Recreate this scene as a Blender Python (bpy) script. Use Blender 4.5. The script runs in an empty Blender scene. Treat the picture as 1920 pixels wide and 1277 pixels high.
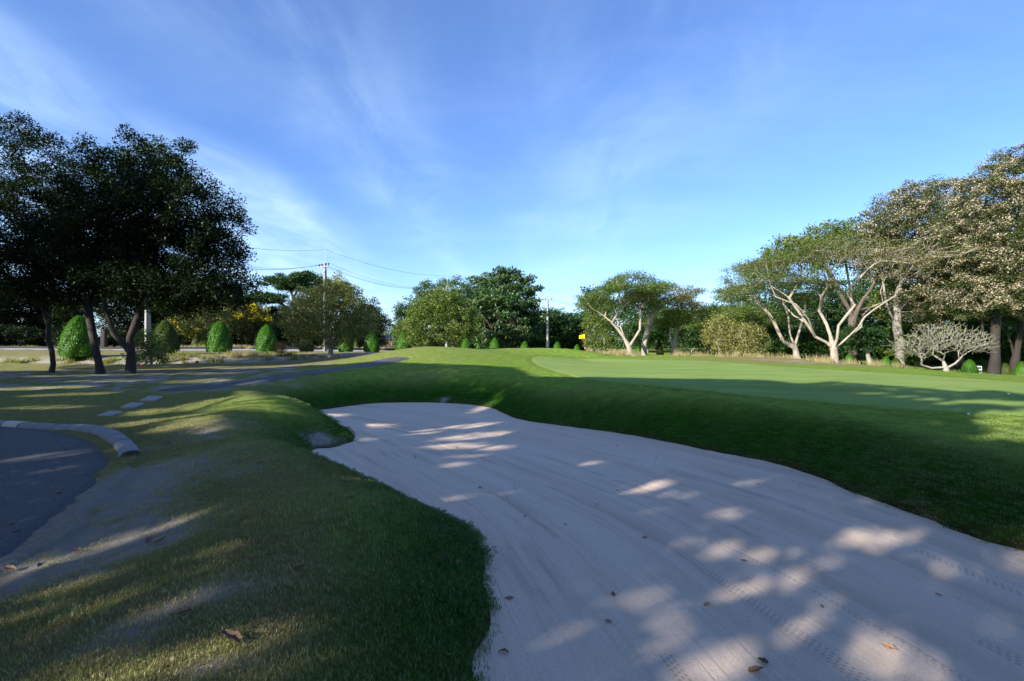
import bpy, math, random
import numpy as np
from mathutils import Vector, Matrix
R = math.radians
scene = bpy.context.scene
COL = scene.collection
EYE = 1.65
F = 960.0                      # focal length in photo pixels (1920 wide)

# ------------------------------------------------------------------ camera
cam_d = bpy.data.cameras.new('camera'); cam = bpy.data.objects.new('camera', cam_d); COL.objects.link(cam)
cam.location = (0, 0, EYE); cam.rotation_euler = (R(90), 0, 0)
cam_d.sensor_width = 36; cam_d.lens = 18.0; cam_d.clip_start = 0.05; cam_d.clip_end = 3000
scene.camera = cam
scene.view_settings.view_transform = 'Standard'; scene.view_settings.look = 'None'
scene.view_settings.exposure = 1.25; scene.view_settings.gamma = 1.0
# ------------------------------------------------------------------ light
SUN_AZ = 48.0      # light travels towards this azimuth (clockwise from +Y)
SUN_EL = 24.0
LD = Vector((math.sin(R(SUN_AZ))*math.cos(R(SUN_EL)), math.cos(R(SUN_AZ))*math.cos(R(SUN_EL)), -math.sin(R(SUN_EL))))
sun_d = bpy.data.lights.new('sun', 'SUN'); sun = bpy.data.objects.new('sun', sun_d); COL.objects.link(sun)
sun_d.energy = 4.6; sun_d.angle = R(0.53); sun_d.color = (1.0, 0.92, 0.80)
sun.rotation_euler = LD.to_track_quat('-Z', 'Y').to_euler()

class NT:
    """tiny node helper"""
    def __init__(s, tree): s.t = tree; s.n = tree.nodes; s.l = tree.links
    def add(s, typ, **kw):
        nd = s.n.new(typ)
        for k, v in kw.items():
            if k == 'ins':
                for kk, vv in v.items():
                    if isinstance(vv, bpy.types.NodeSocket): s.l.new(vv, nd.inputs[kk])
                    else: nd.inputs[kk].default_value = vv
            else: setattr(nd, k, v)
        return nd
    def math(s, op, a, b=None, c=None, clamp=False):
        nd = s.n.new('ShaderNodeMath'); nd.operation = op; nd.use_clamp = clamp
        for i, v in enumerate((a, b, c)):
            if v is None: continue
            if isinstance(v, bpy.types.NodeSocket): s.l.new(v, nd.inputs[i])
            else: nd.inputs[i].default_value = v
        return nd.outputs[0]
    def mix(s, fac, a, b, blend='MIX'):
        nd = s.n.new('ShaderNodeMix'); nd.data_type = 'RGBA'; nd.blend_type = blend
        for k, v in ((0, fac), (6, a), (7, b)):
            if isinstance(v, bpy.types.NodeSocket): s.l.new(v, nd.inputs[k])
            else: nd.inputs[k].default_value = (v if k == 0 else (tuple(v)+(1,))[:4])
        return nd.outputs[2]
    def ramp(s, fac, stops, interp='LINEAR'):
        nd = s.n.new('ShaderNodeValToRGB'); cr = nd.color_ramp; cr.interpolation = interp
        while len(cr.elements) < len(stops): cr.elements.new(0.5)
        for e, (p, c) in zip(cr.elements, stops):
            e.position = p; e.color = (c, c, c, 1) if isinstance(c, (int, float)) else (tuple(c)+(1,))[:4]
        if isinstance(fac, bpy.types.NodeSocket): s.l.new(fac, nd.inputs[0])
        return nd.outputs[0]
    def noise(s, vec, scale, detail=3, rough=0.55, dist=0.0):
        nd = s.add('ShaderNodeTexNoise', ins={'Scale': scale, 'Detail': detail, 'Roughness': rough, 'Distortion': dist})
        if vec is not None: s.l.new(vec, nd.inputs['Vector'])
        return nd.outputs['Fac']
    def attr(s, name, typ='GEOMETRY', out='Fac'):
        nd = s.add('ShaderNodeAttribute', attribute_name=name, attribute_type=typ); return nd.outputs[out]
    def mapping(s, vec, scale=(1,1,1), loc=(0,0,0), rot=(0,0,0)):
        nd = s.add('ShaderNodeMapping', ins={'Scale': scale, 'Location': loc, 'Rotation': rot}); s.l.new(vec, nd.inputs['Vector']); return nd.outputs[0]
    def sep(s, vec):
        nd = s.add('ShaderNodeSeparateXYZ'); s.l.new(vec, nd.inputs[0]); return nd.outputs
    def comb(s, x, y, z=0.0):
        nd = s.add('ShaderNodeCombineXYZ')
        for i, v in enumerate((x, y, z)):
            if isinstance(v, bpy.types.NodeSocket): s.l.new(v, nd.inputs[i])
            else: nd.inputs[i].default_value = v
        return nd.outputs[0]
    def bump(s, h, strength=0.5, dist=0.02, normal=None):
        nd = s.add('ShaderNodeBump', ins={'Strength': strength, 'Distance': dist}); s.l.new(h, nd.inputs['Height'])
        if normal is not None: s.l.new(normal, nd.inputs['Normal'])
        return nd.outputs[0]

# ------------------------------------------------------------------ sky
world = bpy.data.worlds.new('World'); scene.world = world; world.use_nodes = True
w = NT(world.node_tree); w.n.clear()
sky = w.add('ShaderNodeTexSky', sky_type='NISHITA', sun_disc=False, sun_elevation=R(SUN_EL), sun_rotation=R(SUN_AZ+180),
            altitude=0, air_density=1.0, dust_density=0.35, ozone_density=2.5)
geo = w.add('ShaderNodeTexCoord').outputs['Generated']
dx, dy, dz = w.sep(geo)
dzc = w.math('MAXIMUM', dz, 0.02)
u = w.math('DIVIDE', dx, w.math('ADD', dzc, 0.06)); v = w.math('DIVIDE', dy, w.math('ADD', dzc, 0.06))
uv = w.comb(u, v)
wob = w.noise(w.mapping(uv, (0.8, 0.45, 1)), 1.0, 3, 0.5)
u2 = w.math('ADD', u, w.math('MULTIPLY', w.math('SUBTRACT', wob, 0.5), 1.1))
fine = w.noise(w.mapping(uv, (1.7, 0.75, 1), rot=(0, 0, R(-18))), 1.3, 8, 0.60, 0.8)
fine2 = w.noise(w.mapping(uv, (1.0, 0.55, 1), loc=(3, 1, 0), rot=(0, 0, R(25))), 1.3, 7, 0.6, 0.3)
def band(c, wd):
    t = w.math('DIVIDE', w.math('SUBTRACT', u2, c), wd)
    return w.math('EXPONENT', w.math('MULTIPLY', w.math('MULTIPLY', t, t), -1.0))
b1 = w.math('MULTIPLY', w.ramp(w.math('MULTIPLY', w.math('ADD', u2, 3.0), 0.33), [(0.0, 1.0), (0.46, 1.0), (0.64, 0.0)], 'EASE'), 1.0)
b2 = w.math('MULTIPLY', band(-0.62, 0.26), 0.42)
b3 = w.math('MULTIPLY', band(0.5, 0.5), 0.42)
bands = w.math('ADD', b1, w.math('ADD', b2, b3))
streak = w.ramp(fine, [(0.34, 0.0), (0.7, 1.0)], 'EASE')
patch = w.ramp(fine2, [(0.35, 0.1), (0.68, 1.0)], 'EASE')
amt = w.math('MULTIPLY', bands, w.math('ADD', w.math('MULTIPLY', streak, 0.52), w.math('ADD', w.math('MULTIPLY', patch, 0.38), 0.06)), clamp=True)
lowv = w.math('MULTIPLY', w.ramp(v, [(0.0, 0.0), (1.0, 1.0)]), 1.0)
lowband = w.noise(w.mapping(uv, (0.25, 0.5, 1), rot=(0, 0, R(10))), 1.5, 6, 0.6)
amt = w.math('ADD', amt, w.math('MULTIPLY', w.ramp(lowband, [(0.46, 0.0), (0.75, 0.2)]), 1.0), clamp=True)
tint = w.mix(1.0, sky.outputs[0], (0.69, 0.87, 1.26), 'MULTIPLY')
skyc = w.mix(w.math('MULTIPLY', amt, 0.56), tint, (4.6, 6.2, 7.6))
bg = w.add('ShaderNodeBackground', ins={'Strength': 0.088}); w.l.new(skyc, bg.inputs['Color'])
wo = w.add('ShaderNodeOutputWorld'); w.l.new(bg.outputs[0], wo.inputs['Surface'])

# ------------------------------------------------------------------ small helpers
def tag(o, label=None, cat=None, group=None, kind=None):
    if label: o['label'] = label
    if cat: o['category'] = cat
    if group: o['group'] = group
    if kind: o['kind'] = kind
    return o
def empty(name, loc=(0, 0, 0), rz=0.0):
    o = bpy.data.objects.new(name, None); COL.objects.link(o); o.location = loc; o.rotation_euler = (0, 0, rz)
    o.empty_display_size = 0.3; return o
def link(name, me, parent=None):
    o = bpy.data.objects.new(name, me); COL.objects.link(o); o.parent = parent; return o
def mesh(name, V, Fq, mats=(), smooth=False, midx=None):
    """V (n,3), Fq (m,k) with k = 3 or 4, or a list of such arrays"""
    me = bpy.data.meshes.new(name)
    V = np.asarray(V, dtype=np.float32)
    Fs = Fq if isinstance(Fq, list) else [Fq]
    Fs = [np.asarray(f, dtype=np.int32) for f in Fs if len(f)]
    tot = [np.full(len(f), f.shape[1], np.int32) for f in Fs]
    loops = np.concatenate([f.ravel() for f in Fs]); tot = np.concatenate(tot)
    me.vertices.add(len(V)); me.vertices.foreach_set('co', V.ravel())
    me.loops.add(len(loops)); me.loops.foreach_set('vertex_index', loops)
    me.polygons.add(len(tot)); st = np.zeros(len(tot), np.int32); st[1:] = np.cumsum(tot)[:-1]
    me.polygons.foreach_set('loop_start', st)
    me.polygons.foreach_set('loop_total', tot)
    for m in mats: me.materials.append(m)
    if midx is not None: me.polygons.foreach_set('material_index', np.asarray(midx, np.int32))
    me.update(calc_edges=True); me.validate()
    if smooth: me.shade_smooth()
    return me
def copy_tree(o, parent=None):
    c = o.copy(); COL.objects.link(c); c.parent = parent
    for ch in list(o.children): copy_tree(ch, c)
    return c
def new_mat(name):
    m = bpy.data.materials.new(name); m.use_nodes = True; t = NT(m.node_tree); t.n.clear()
    return m, t
def finish(t, shader):
    o = t.add('ShaderNodeOutputMaterial'); t.l.new(shader, o.inputs['Surface'])
def plain(name, col, rough=0.7, metal=0.0, var=0.12, nscale=6.0, bump=0.0):
    m, t = new_mat(name); pos = t.add('ShaderNodeTexCoord').outputs['Object']
    n = t.noise(pos, nscale, 4, 0.6)
    c = t.mix(n, tuple(x*(1-var) for x in col), tuple(min(1, x*(1+var)) for x in col))
    p = t.add('ShaderNodeBsdfPrincipled', ins={'Roughness': rough, 'Metallic': metal}); t.l.new(c, p.inputs['Base Color'])
    if bump: t.l.new(t.bump(t.noise(pos, nscale*6, 4), 0.6, bump), p.inputs['Normal'])
    finish(t, p.outputs[0]); return m
def leaf_mat(name, cols, trans=0.35, gloss=0.06, rough=0.45):
    m, t = new_mat(name)
    g = t.add('ShaderNodeNewGeometry')
    rnd = g.outputs['Random Per Island']
    n = t.noise(g.outputs['Position'], 0.45, 2)
    f = t.math('ADD', t.math('MULTIPLY', rnd, 0.75), t.math('MULTIPLY', n, 0.3), clamp=True)
    c = t.ramp(f, [(i/(len(cols)-1)*0.9+0.05, cc) for i, cc in enumerate(cols)])
    d = t.add('ShaderNodeBsdfDiffuse'); t.l.new(c, d.inputs['Color'])
    tr = t.add('ShaderNodeBsdfTranslucent'); t.l.new(t.mix(1.0, c, (1.1, 1.25, 0.5), 'MULTIPLY'), tr.inputs['Color'])
    mx = t.add('ShaderNodeMixShader', ins={0: trans}); t.l.new(d.outputs[0], mx.inputs[1]); t.l.new(tr.outputs[0], mx.inputs[2])
    gl = t.add('ShaderNodeBsdfGlossy', ins={'Roughness': rough, 'Color': (1, 1, 1, 1)})
    mg = t.add('ShaderNodeMixShader', ins={0: gloss}); t.l.new(mx.outputs[0], mg.inputs[1]); t.l.new(gl.outputs[0], mg.inputs[2])
    finish(t, mg.outputs[0]); return m
def bark_mat(name, a, b, scale=3.0):
    m, t = new_mat(name); pos = t.add('ShaderNodeTexCoord').outputs['Object']
    st = t.mapping(pos, (1, 1, 0.25))
    n = t.noise(st, scale*4, 6, 0.65); n2 = t.noise(pos, scale*0.5, 3)
    f = t.math('ADD', t.math('MULTIPLY', n, 0.6), t.math('MULTIPLY', n2, 0.5), clamp=True)
    c = t.ramp(f, [(0.3, a), (0.7, b)])
    p = t.add('ShaderNodeBsdfPrincipled', ins={'Roughness': 0.9}); t.l.new(c, p.inputs['Base Color'])
    t.l.new(t.bump(n, 0.8, 0.05), p.inputs['Normal'])
    finish(t, p.outputs[0]); return m

# ------------------------------------------------------------------ terrain functions
def pw(px, py, h):             # photo pixel lying h metres below the eye -> world x, y, z
    d = h*F/(py-640.0); return ((px-960)/F*d, d, EYE-h)
def pd(px, py, d):             # photo pixel at depth d
    return ((px-960)/F*d, d, EYE-(py-640.0)/F*d)
def tps_fit(P, lam=1e-4):
    P = np.array(P, float); X = P[:, :2]; z = P[:, 2]; n = len(X)
    d = np.sqrt(((X[:, None]-X[None])**2).sum(2)) + 1e-9
    K = d*d*np.log(d) + lam*np.eye(n)*50
    A = np.zeros((n+3, n+3)); A[:n, :n] = K; A[:n, n] = 1; A[:n, n+1:] = X; A[n, :n] = 1; A[n+1:, :n] = X.T
    return X, np.linalg.solve(A, np.concatenate([z, [0, 0, 0]]))
def tps_eval(fit, x, y):
    X, c = fit; x = np.asarray(x, float); y = np.asarray(y, float)
    out = c[-3] + c[-2]*x + c[-1]*y
    for i in range(len(X)):
        d2 = (x-X[i, 0])**2 + (y-X[i, 1])**2 + 1e-12
        out = out + c[i]*0.5*d2*np.log(d2)
    return out
GP = [(0, 0, .15), (-1.2, .8, .13), (-3, 0, 0.0), (-7, -3, -.1), (3, -2, .2), (8, 0, .22), (9, 5, .25), (-6, -8, 0), (6, -9, .1),
      pw(600, 1277, 1.48), pw(200, 1277, 1.55), pw(800, 1277, 1.47), pw(0, 1200, 1.66), pw(0, 1000, 1.80), pw(100, 940, 1.80), pw(200, 860, 1.76), pw(0, 800, 1.76), pw(0, 880, 1.79),
      pw(330, 960, 1.66), pw(300, 860, 1.70), pw(420, 820, 1.62),
      pw(600, 1010, 1.46), pw(620, 958, 1.40), pw(480, 985, 1.47), pw(560, 900, 1.62), pw(700, 1000, 1.55), pw(500, 830, 1.48), pw(480, 780, 1.45), pw(560, 790, 1.60), pw(620, 806, 1.95),
      pw(430, 760, 1.50), pw(480, 745, 1.42), pw(370, 770, 1.62), pd(490, 728, 16.5), pd(560, 710, 19.5), pd(600, 703, 20.8),
      pd(700, 694, 22.3), pd(760, 692, 22.8), pd(830, 693, 22.6), pd(900, 699, 21.0), pd(980, 706, 20.2), pd(1112, 722, 16.6), pd(1219, 737, 13.9),
      pd(1336, 750, 12.2), pd(1442, 761, 11.1), pd(1538, 782, 9.5), pd(1644, 814, 7.7), pd(1750, 843, 6.6), pd(1900, 870, 5.9),
      pd(1816, 780, 9.8), pd(1891, 742, 13.0), pd(1500, 740, 13.5), pd(1300, 720, 17.0), pd(1100, 700, 22.5),
      pw(200, 777, 1.75), pw(300, 750, 1.68), pw(100, 740, 1.76), pw(300, 722, 1.70), pw(0, 760, 1.76), pw(0, 720, 1.78), pd(100, 700, 28), pd(245, 700, 28), pd(350, 697, 27.5),
      pd(480, 700, 24), pd(600, 690, 25.5), pd(400, 685, 33), pd(560, 682, 33), pd(640, 673, 33), pd(700, 664, 32.5), pd(760, 655.5, 31.5), pd(805, 652, 31), pd(855, 655, 31),
      pd(900, 660, 31), pd(928, 664, 31), pd(760, 676, 26), pd(820, 674, 26), pd(880, 682, 25), pd(700, 682, 26),
      pd(960, 658, 38), pd(1000, 656, 39), pd(1060, 658, 39), pd(1110, 663, 39), pd(1160, 669, 40), pd(1000, 672, 33), pd(950, 676, 29), pd(1045, 674, 34),
      pd(1097, 677, 36.5), pd(1200, 676.5, 36.5), pd(1300, 678, 33), pd(1400, 684, 29), pd(1500, 690, 26.5), pd(1600, 698, 23), pd(1750, 707, 20), pd(1920, 717, 17.5),
      pd(1250, 667, 43), pd(1210, 668.5, 43), pd(1320, 670, 42), pd(1400, 672, 39), pd(1480, 673, 37.5), pd(1530, 683, 34), pd(1600, 684, 33), pd(1680, 692, 31), pd(1720, 695, 30),
      pd(1800, 703, 28), pd(1920, 710, 26), pd(1450, 682, 33),
      pd(1100, 668, 47), pd(1183, 670, 50), pd(1563, 685, 37), pd(1492, 675, 41), pd(1773, 706, 30), pd(1870, 709, 33),
      pd(600, 662, 52), pd(412, 664, 44), pd(148, 669, 38), pd(310, 666, 42), pd(0, 672, 38), pd(500, 663, 50), pd(697, 663, 60), pd(0, 659, 48), pd(300, 658, 54), pd(480, 658, 60), pd(690, 660, 70),
      pd(0, 655, 58), pd(480, 655, 72), pd(800, 664, 60), pd(950, 664, 60), pd(1030, 662, 100), pd(900, 660, 90), pd(1300, 668, 70), pd(1500, 675, 60), pd(1900, 700, 50), pd(1700, 690, 55),
      (-20, -15, 0), (20, -15, .3), (15, 5, .28), (20, 14, .1), (-20, 5, -.1), (-25, 15, -.1), (-35, 25, -.1)]
for a in range(0, 360, 24):
    GP.append((130*math.sin(R(a)), 130*math.cos(R(a)), 0.0)); GP.append((85*math.sin(R(a+12)), 85*math.cos(R(a+12)), 0.05))
GFIT = tps_fit(GP)
SP_PX = [(918, 1180, 2.0), (915, 1100, 2.05), (900, 1020, 2.12), (870, 995, 2.15), (820, 980, 2.18), (740, 940, 2.25), (650, 905, 2.30), (600, 880, 2.33),
         (583, 858, 2.35), (590, 845, 2.35), (620, 841, 2.35), (655, 832, 2.36), (667, 822, 2.37)]
SPOLY = [(0.35, 1.6), (-0.2, 2.94)] + [pw(*p)[:2] for p in SP_PX] + [(-4.3, 13.5), (-5.2, 14.7), (-6.2, 15.8), (-6.95, 17.0)] + \
        [pw(*p)[:2] for p in [(640, 765, 2.45), (720, 757, 2.45), (830, 757, 2.45), (915, 765, 2.45), (975, 788, 2.43), (1060, 800, 2.4), (1200, 820, 2.38),
                              (1350, 850, 2.3), (1450, 870, 2.25), (1530, 895, 2.2), (1600, 925, 2.15), (1700, 960, 2.1), (1800, 1000, 2.1), (1920, 1035, 2.1)]] + \
        [(6.2, 4.0), (6.9, 2.0), (6.0, 0.0), (4.2, -1.2), (2.2, -0.8), (1.2, 0.3)]
SFIT = tps_fit([(-.2, 2.94, EYE-1.95), (1.2, .3, EYE-1.95), (6, 0, EYE-2.0), (2.5, 3.2, EYE-2.15)] + [pw(*p) for p in SP_PX[::2]] +
               [(-6.9, 17, EYE-2.42), (-5, 20.1, EYE-2.45), (-2.7, 20.1, EYE-2.45), (-.9, 18.8, EYE-2.45), (-3, 17, EYE-2.55), (0.3, 15.8, EYE-2.43), pw(1060, 800, 2.4), pw(1200, 820, 2.38),
                pw(1350, 850, 2.3), pw(1530, 895, 2.2), pw(1700, 960, 2.1), pw(1920, 1035, 2.1), (1, 10, EYE-2.48), (2.5, 6.5, EYE-2.3), (-1.5, 12.5, EYE-2.5), (-30, 10, EYE-2.4), (30, 10, EYE-2.3), (0, 40, EYE-2.5), (0, -15, EYE-2)])
def smooth_poly(P, n=6):
    P = np.array(P, float); out = []
    m = len(P)
    for i in range(m):
        p0, p1, p2, p3 = P[i-1], P[i], P[(i+1) % m], P[(i+2) % m]
        for k in range(n):
            t = k/n
            out.append(0.5*((2*p1)+(-p0+p2)*t+(2*p0-5*p1+4*p2-p3)*t*t+(-p0+3*p1-3*p2+p3)*t**3))
    return np.array(out)
def sdf(poly, x, y):           # negative inside
    x = np.asarray(x, float); y = np.asarray(y, float)
    best = np.full(x.shape, 1e9); ins = np.zeros(x.shape, bool); n = len(poly)
    for i in range(n):
        ax, ay = poly[i]; bx, by = poly[(i+1) % n]
        ex, ey = bx-ax, by-ay; L = ex*ex+ey*ey+1e-12
        t = np.clip(((x-ax)*ex+(y-ay)*ey)/L, 0, 1)
        best = np.minimum(best, (x-ax-t*ex)**2+(y-ay-t*ey)**2)
        c = (ay > y) != (by > y)
        ins ^= c & (x < (bx-ax)*(y-ay)/((by-ay) if abs(by-ay) > 1e-12 else 1e-12)+ax)
    d = np.sqrt(best); return np.where(ins, -d, d)
def sdline(pts, x, y):         # distance to polyline + nothing else
    x = np.asarray(x, float); y = np.asarray(y, float); best = np.full(x.shape, 1e9)
    for (ax, ay), (bx, by) in zip(pts[:-1], pts[1:]):
        ex, ey = bx-ax, by-ay; L = ex*ex+ey*ey+1e-12
        t = np.clip(((x-ax)*ex+(y-ay)*ey)/L, 0, 1)
        best = np.minimum(best, (x-ax-t*ex)**2+(y-ay-t*ey)**2)
    return np.sqrt(best)
SPOLY = smooth_poly(SPOLY, 5)
# value noise for heights and masks
_rs = np.random.RandomState(5); _NT = _rs.rand(256, 256)
def vnoise(x, y, s):
    x = np.asarray(x)*s; y = np.asarray(y)*s
    xi = np.floor(x).astype(int); yi = np.floor(y).astype(int); fx = x-xi; fy = y-yi
    fx = fx*fx*(3-2*fx); fy = fy*fy*(3-2*fy)
    a = _NT[xi % 256, yi % 256]; b = _NT[(xi+1) % 256, yi % 256]; c = _NT[xi % 256, (yi+1) % 256]; d = _NT[(xi+1) % 256, (yi+1) % 256]
    return (a*(1-fx)+b*fx)*(1-fy)+(c*(1-fx)+d*fx)*fy
def fbm(x, y, s, o=4):
    r = 0; a = 0.5
    for i in range(o): r = r+a*vnoise(x+17.3*i, y-9.1*i, s); s *= 2.03; a *= 0.5
    return r
DITCH = [(-60, 36), (-40, 35.5), (-26, 36), (-18, 38), (-14, 40.5), (-9.5, 43)]
def base_g(x, y):
    x = np.asarray(x, float); y = np.asarray(y, float)
    r = np.hypot(x, y); t = np.clip((r-100)/60, 0, 1); t = t*t*(3-2*t)
    z = tps_eval(GFIT, x, y)*(1-t)
    dd = sdline(DITCH, x, y)
    z = z-0.85*np.exp(-(dd/1.7)**2)*(r < 90)
    return z
def ss(a, b, t): t = np.clip((t-a)/(b-a), 0, 1); return t*t*(3-2*t)
def surf(x, y):
    """grass surface height, sand height, distance to the sand edge"""
    G = base_g(x, y); S = tps_eval(SFIT, x, y)
    d = sdf(SPOLY, x, y) + (fbm(x, y, 3.0, 3)-0.45)*0.10
    y = np.asarray(y, float); x = np.asarray(x, float)
    wd = np.maximum(1.0, 0.15+0.115*y)+np.where(x < 0, np.clip(1.1-0.12*np.abs(y-6), 0, 1), 0)*0.7
    t = np.clip(d/wd, 0, 1); e = 1-(1-t)**2.0
    Z = np.where(d > 0, S+(G-S)*e, S)
    return Z, S, d
def lumps(x, y): return (fbm(x, y, 0.7, 4)-0.47)*0.07 + (fbm(x+50, y, 4.0, 2)-0.37)*0.012
# sheets lying on the ground
GREEN = smooth_poly([pd(1010, 690, 26.5)[:2], pd(1000, 683, 33)[:2], pd(1040, 678, 35.5)[:2], pd(1100, 677, 37)[:2], pd(1200, 676.5, 37)[:2], pd(1300, 678, 33.5)[:2], pd(1400, 684, 29)[:2],
                     pd(1500, 690, 26)[:2], pd(1620, 699, 23)[:2], pd(1780, 709, 19.5)[:2], pd(1920, 717, 17)[:2], (19, 13), (16, 9), (11.5, 9.3), (8.6, 10.3), (6.4, 12.5), (4.6, 15.2), (2.7, 19)], 6)
LOT = smooth_poly([(-2.2, -3), (-3.3, 1), (-3.95, 3.4), pw(70, 1010, 1.80)[:2], pw(130, 960, 1.80)[:2], pw(185, 895, 1.79)[:2], pw(205, 868, 1.77)[:2], pw(160, 835, 1.77)[:2], pw(60, 808, 1.77)[:2], pw(-80, 800, 1.77)[:2], (-18, 9.5), (-20, 0), (-12, -8)], 5)
PATHL = [pw(300, 746, 1.68)[:2], pw(360, 731, 1.68)[:2], (-10.0, 17.6), (-9.3, 20.0), (-8.4, 22.2), (-7.3, 24.3), (-6.2, 26.3)]
PATHL = [tuple(p) for p in PATHL]
def path_sd(x, y):
    d = sdline(PATHL[1:], x, y)
    yy = np.asarray(y, float)
    return d-0.95+ (fbm(x, y, 1.3, 3)-0.45)*0.5
ROADL = [(-120, 52), (-60, 53), (-38, 56), (-24, 66), (-12, 86), (6, 122), (20, 160)]
def road_sd(x, y): return sdline(ROADL, x, y)-3.6
LAYERS = {}
def height(x, y):              # top surface where things stand
    x = np.atleast_1d(np.asarray(x, float)); y = np.atleast_1d(np.asarray(y, float))
    Z, S, d = surf(x, y)
    lot = sdf(LOT, x, y); gr = sdf(GREEN, x, y)
    return Z+lumps(x, y)*np.where(d > 0, 1, 0)*np.where((lot < 0) | (gr < 0), 0.3, 1)
def hz(x, y): return float(height(x, y)[0])

# ------------------------------------------------------------------ polar ground grid
ang = np.concatenate([np.arange(-54, 54, 0.17), np.arange(54, 306, 3.0)])
rad = [0.35]
while rad[-1] < 75: rad.append(rad[-1]*(1.035 if rad[-1] < 1.6 else 1.0095 if rad[-1] < 45 else 1.02))
while rad[-1] < 1500: rad.append(rad[-1]*1.12)
rad = np.array(rad); NA, NR = len(ang), len(rad)
AA, RR = np.meshgrid(np.radians(ang), rad)
GX = (np.sin(AA)*RR).ravel(); GY = (np.cos(AA)*RR).ravel()
Zs, Sz, Sd = surf(GX, GY)
lot_d = sdf(LOT, GX, GY)+(fbm(GX, GY, 1.6, 4)-0.47)*0.5*ss(7.8, 6.8, GY)
green_d = sdf(GREEN, GX, GY); path_d = path_sd(GX, GY); road_d = road_sd(GX, GY)
flat = np.where((lot_d < 0) | (green_d < 0), 0.3, 1.0)
LM = lumps(GX, GY)*flat
ZG = Zs+LM*ss(-0.05, 0.5, Sd)
i = np.arange(NR-1)[:, None]; j = np.arange(NA)[None]
idx = i*NA+j; idn = i*NA+(j+1) % NA
quads = np.stack([idx, idx+NA, idn+NA, idn], -1).reshape(-1, 4)
def layer(name, z, mask, mats, attrs={}, uv=None):
    keep = mask[quads].any(1) if mask is not None else np.ones(len(quads), bool)
    q = quads[keep]; used = np.unique(q); remap = np.full(len(GX), -1, np.int32); remap[used] = np.arange(len(used))
    V = np.stack([GX[used], GY[used], z[used]], 1); q = remap[q]
    me = mesh(name, V, q[:, ::-1].copy(), mats, True)
    for k, a in attrs.items():
        at = me.attributes.new(k, 'FLOAT', 'POINT'); at.data.foreach_set('value', a[used].astype(np.float32))
    o = link(name, me); tag(o, kind='structure'); return o
def sheet_s(d, k=0.12): return np.clip(-d/k, -1, 1)
def gauss(px, py, h, rx, ry, a=0.0):
    cx, cy, _ = pw(px, py, h); c, s = math.cos(R(a)), math.sin(R(a))
    X = (GX-cx)*c+(GY-cy)*s; Y = -(GX-cx)*s+(GY-cy)*c
    return np.exp(-(X/rx)**2-(Y/ry)**2)
n1 = fbm(GX, GY, 0.5, 4); n2 = fbm(GX+31, GY+7, 1.8, 4)
# bare sandy patches and dry turf (real wear), lush bank turf darkened for its shade
bare = np.zeros(len(GX))
for a in [(150, 1000, 1.74, .6, 1.5, -20), (235, 930, 1.75, .6, 1.3, -15), (270, 895, 1.73, .55, 1.0, -40), (60, 1050, 1.74, 1.0, .6, 30), (10, 1080, 1.74, 1.0, .6, 30), (380, 820, 1.66, .5, 1.1, -30), (20, 1090, 1.68, .8, .4, 30),
          (330, 1150, 1.56, .42, .24, 40), (430, 1120, 1.55, .26, .16, 20), (240, 1195, 1.56, .30, .2, 30), (440, 1260, 1.53, .25, .12, 0),
          (620, 824, 2.2, .5, .3, 20)]:
    bare += gauss(*a)*(0.95 if a[1] < 1100 else 0.62)
soil = ss(15.5, 17.5, GY+GX*0.10)*ss(31.0, 27.0, GY)*ss(-8.6, -11.5, GX)
bare += soil*(0.12+0.8*ss(.42, .64, n2))
bare += ss(1.3, 0.2, path_d)*0.55*ss(22, 18, GY)
dd = sdline(DITCH, GX, GY); bare += np.exp(-((dd-0)/3.4)**2)*0.8
bare += np.exp(-(dd/7)**2)*0.35*(GY > 38)
for px, py, d, rr in [(1455, 678, 34, 3.6), (1700, 694, 30, 2.8), (1500, 674, 37, 4), (1540, 680, 34, 3), (1350, 672, 41, 3), (1640, 690, 31, 2.5)]:
    cx, cy, _ = pd(px, py, d); bare += 0.16*np.exp(-((GX-cx)**2+(GY-cy)**2)/rr**2)
bare = np.clip(bare+(n2-0.47)*1.9*np.clip(bare*2, 0, 1), 0, 1)
dry = 0.12+0.64*ss(-0.7, -2.4, GX+0.0*GY)*ss(40, 30, GY)+0.25*ss(16, 11, GY)*ss(-0.5, -1.4, GX)
for a in [(330, 1180, 1.55, 1.3, .7, 20), (150, 1230, 1.58, 1.2, .6, 30), (480, 1240, 1.53, .8, .35, 10), (100, 1150, 1.62, 1.0, .6, 30)]: dry += gauss(*a)*0.7
dry *= 1-0.75*ss(16, 21, GY)*ss(-13, -7, GX)
dry += 0.55*ss(34, 40, GY)*ss(-8, -12, GX)+0.3*ss(37, 42, GY)+0.12*ss(24, 32, GY)
for px, py, d, rr in [(1455, 678, 34, 4.5), (1400, 675, 37, 3.5), (1540, 682, 34, 3.5), (1640, 690, 31, 2.5), (1700, 694, 30, 3.5), (500, 686, 33, 6), (560, 686, 33, 5)]:
    cx, cy, _ = pd(px, py, d); dry += 1.0*np.exp(-((GX-cx)**2+(GY-cy)**2)/rr**2)
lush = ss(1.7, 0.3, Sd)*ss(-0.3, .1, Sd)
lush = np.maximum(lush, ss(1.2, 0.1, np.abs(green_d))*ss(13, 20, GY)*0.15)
dry *= 1-0.8*np.exp(-((GX+5.6)/2.2)**2-((GY-12.8)/2.6)**2)
dry = np.clip(dry*(1-0.9*lush)*(1-0.4*ss(0, 2, GX))+(n1-0.47)*0.7*(1-lush*.5), 0, 1)
bare = bare*(1-ss(0.9, 0.25, Sd)*0.8*(GY > 3)); 
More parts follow.
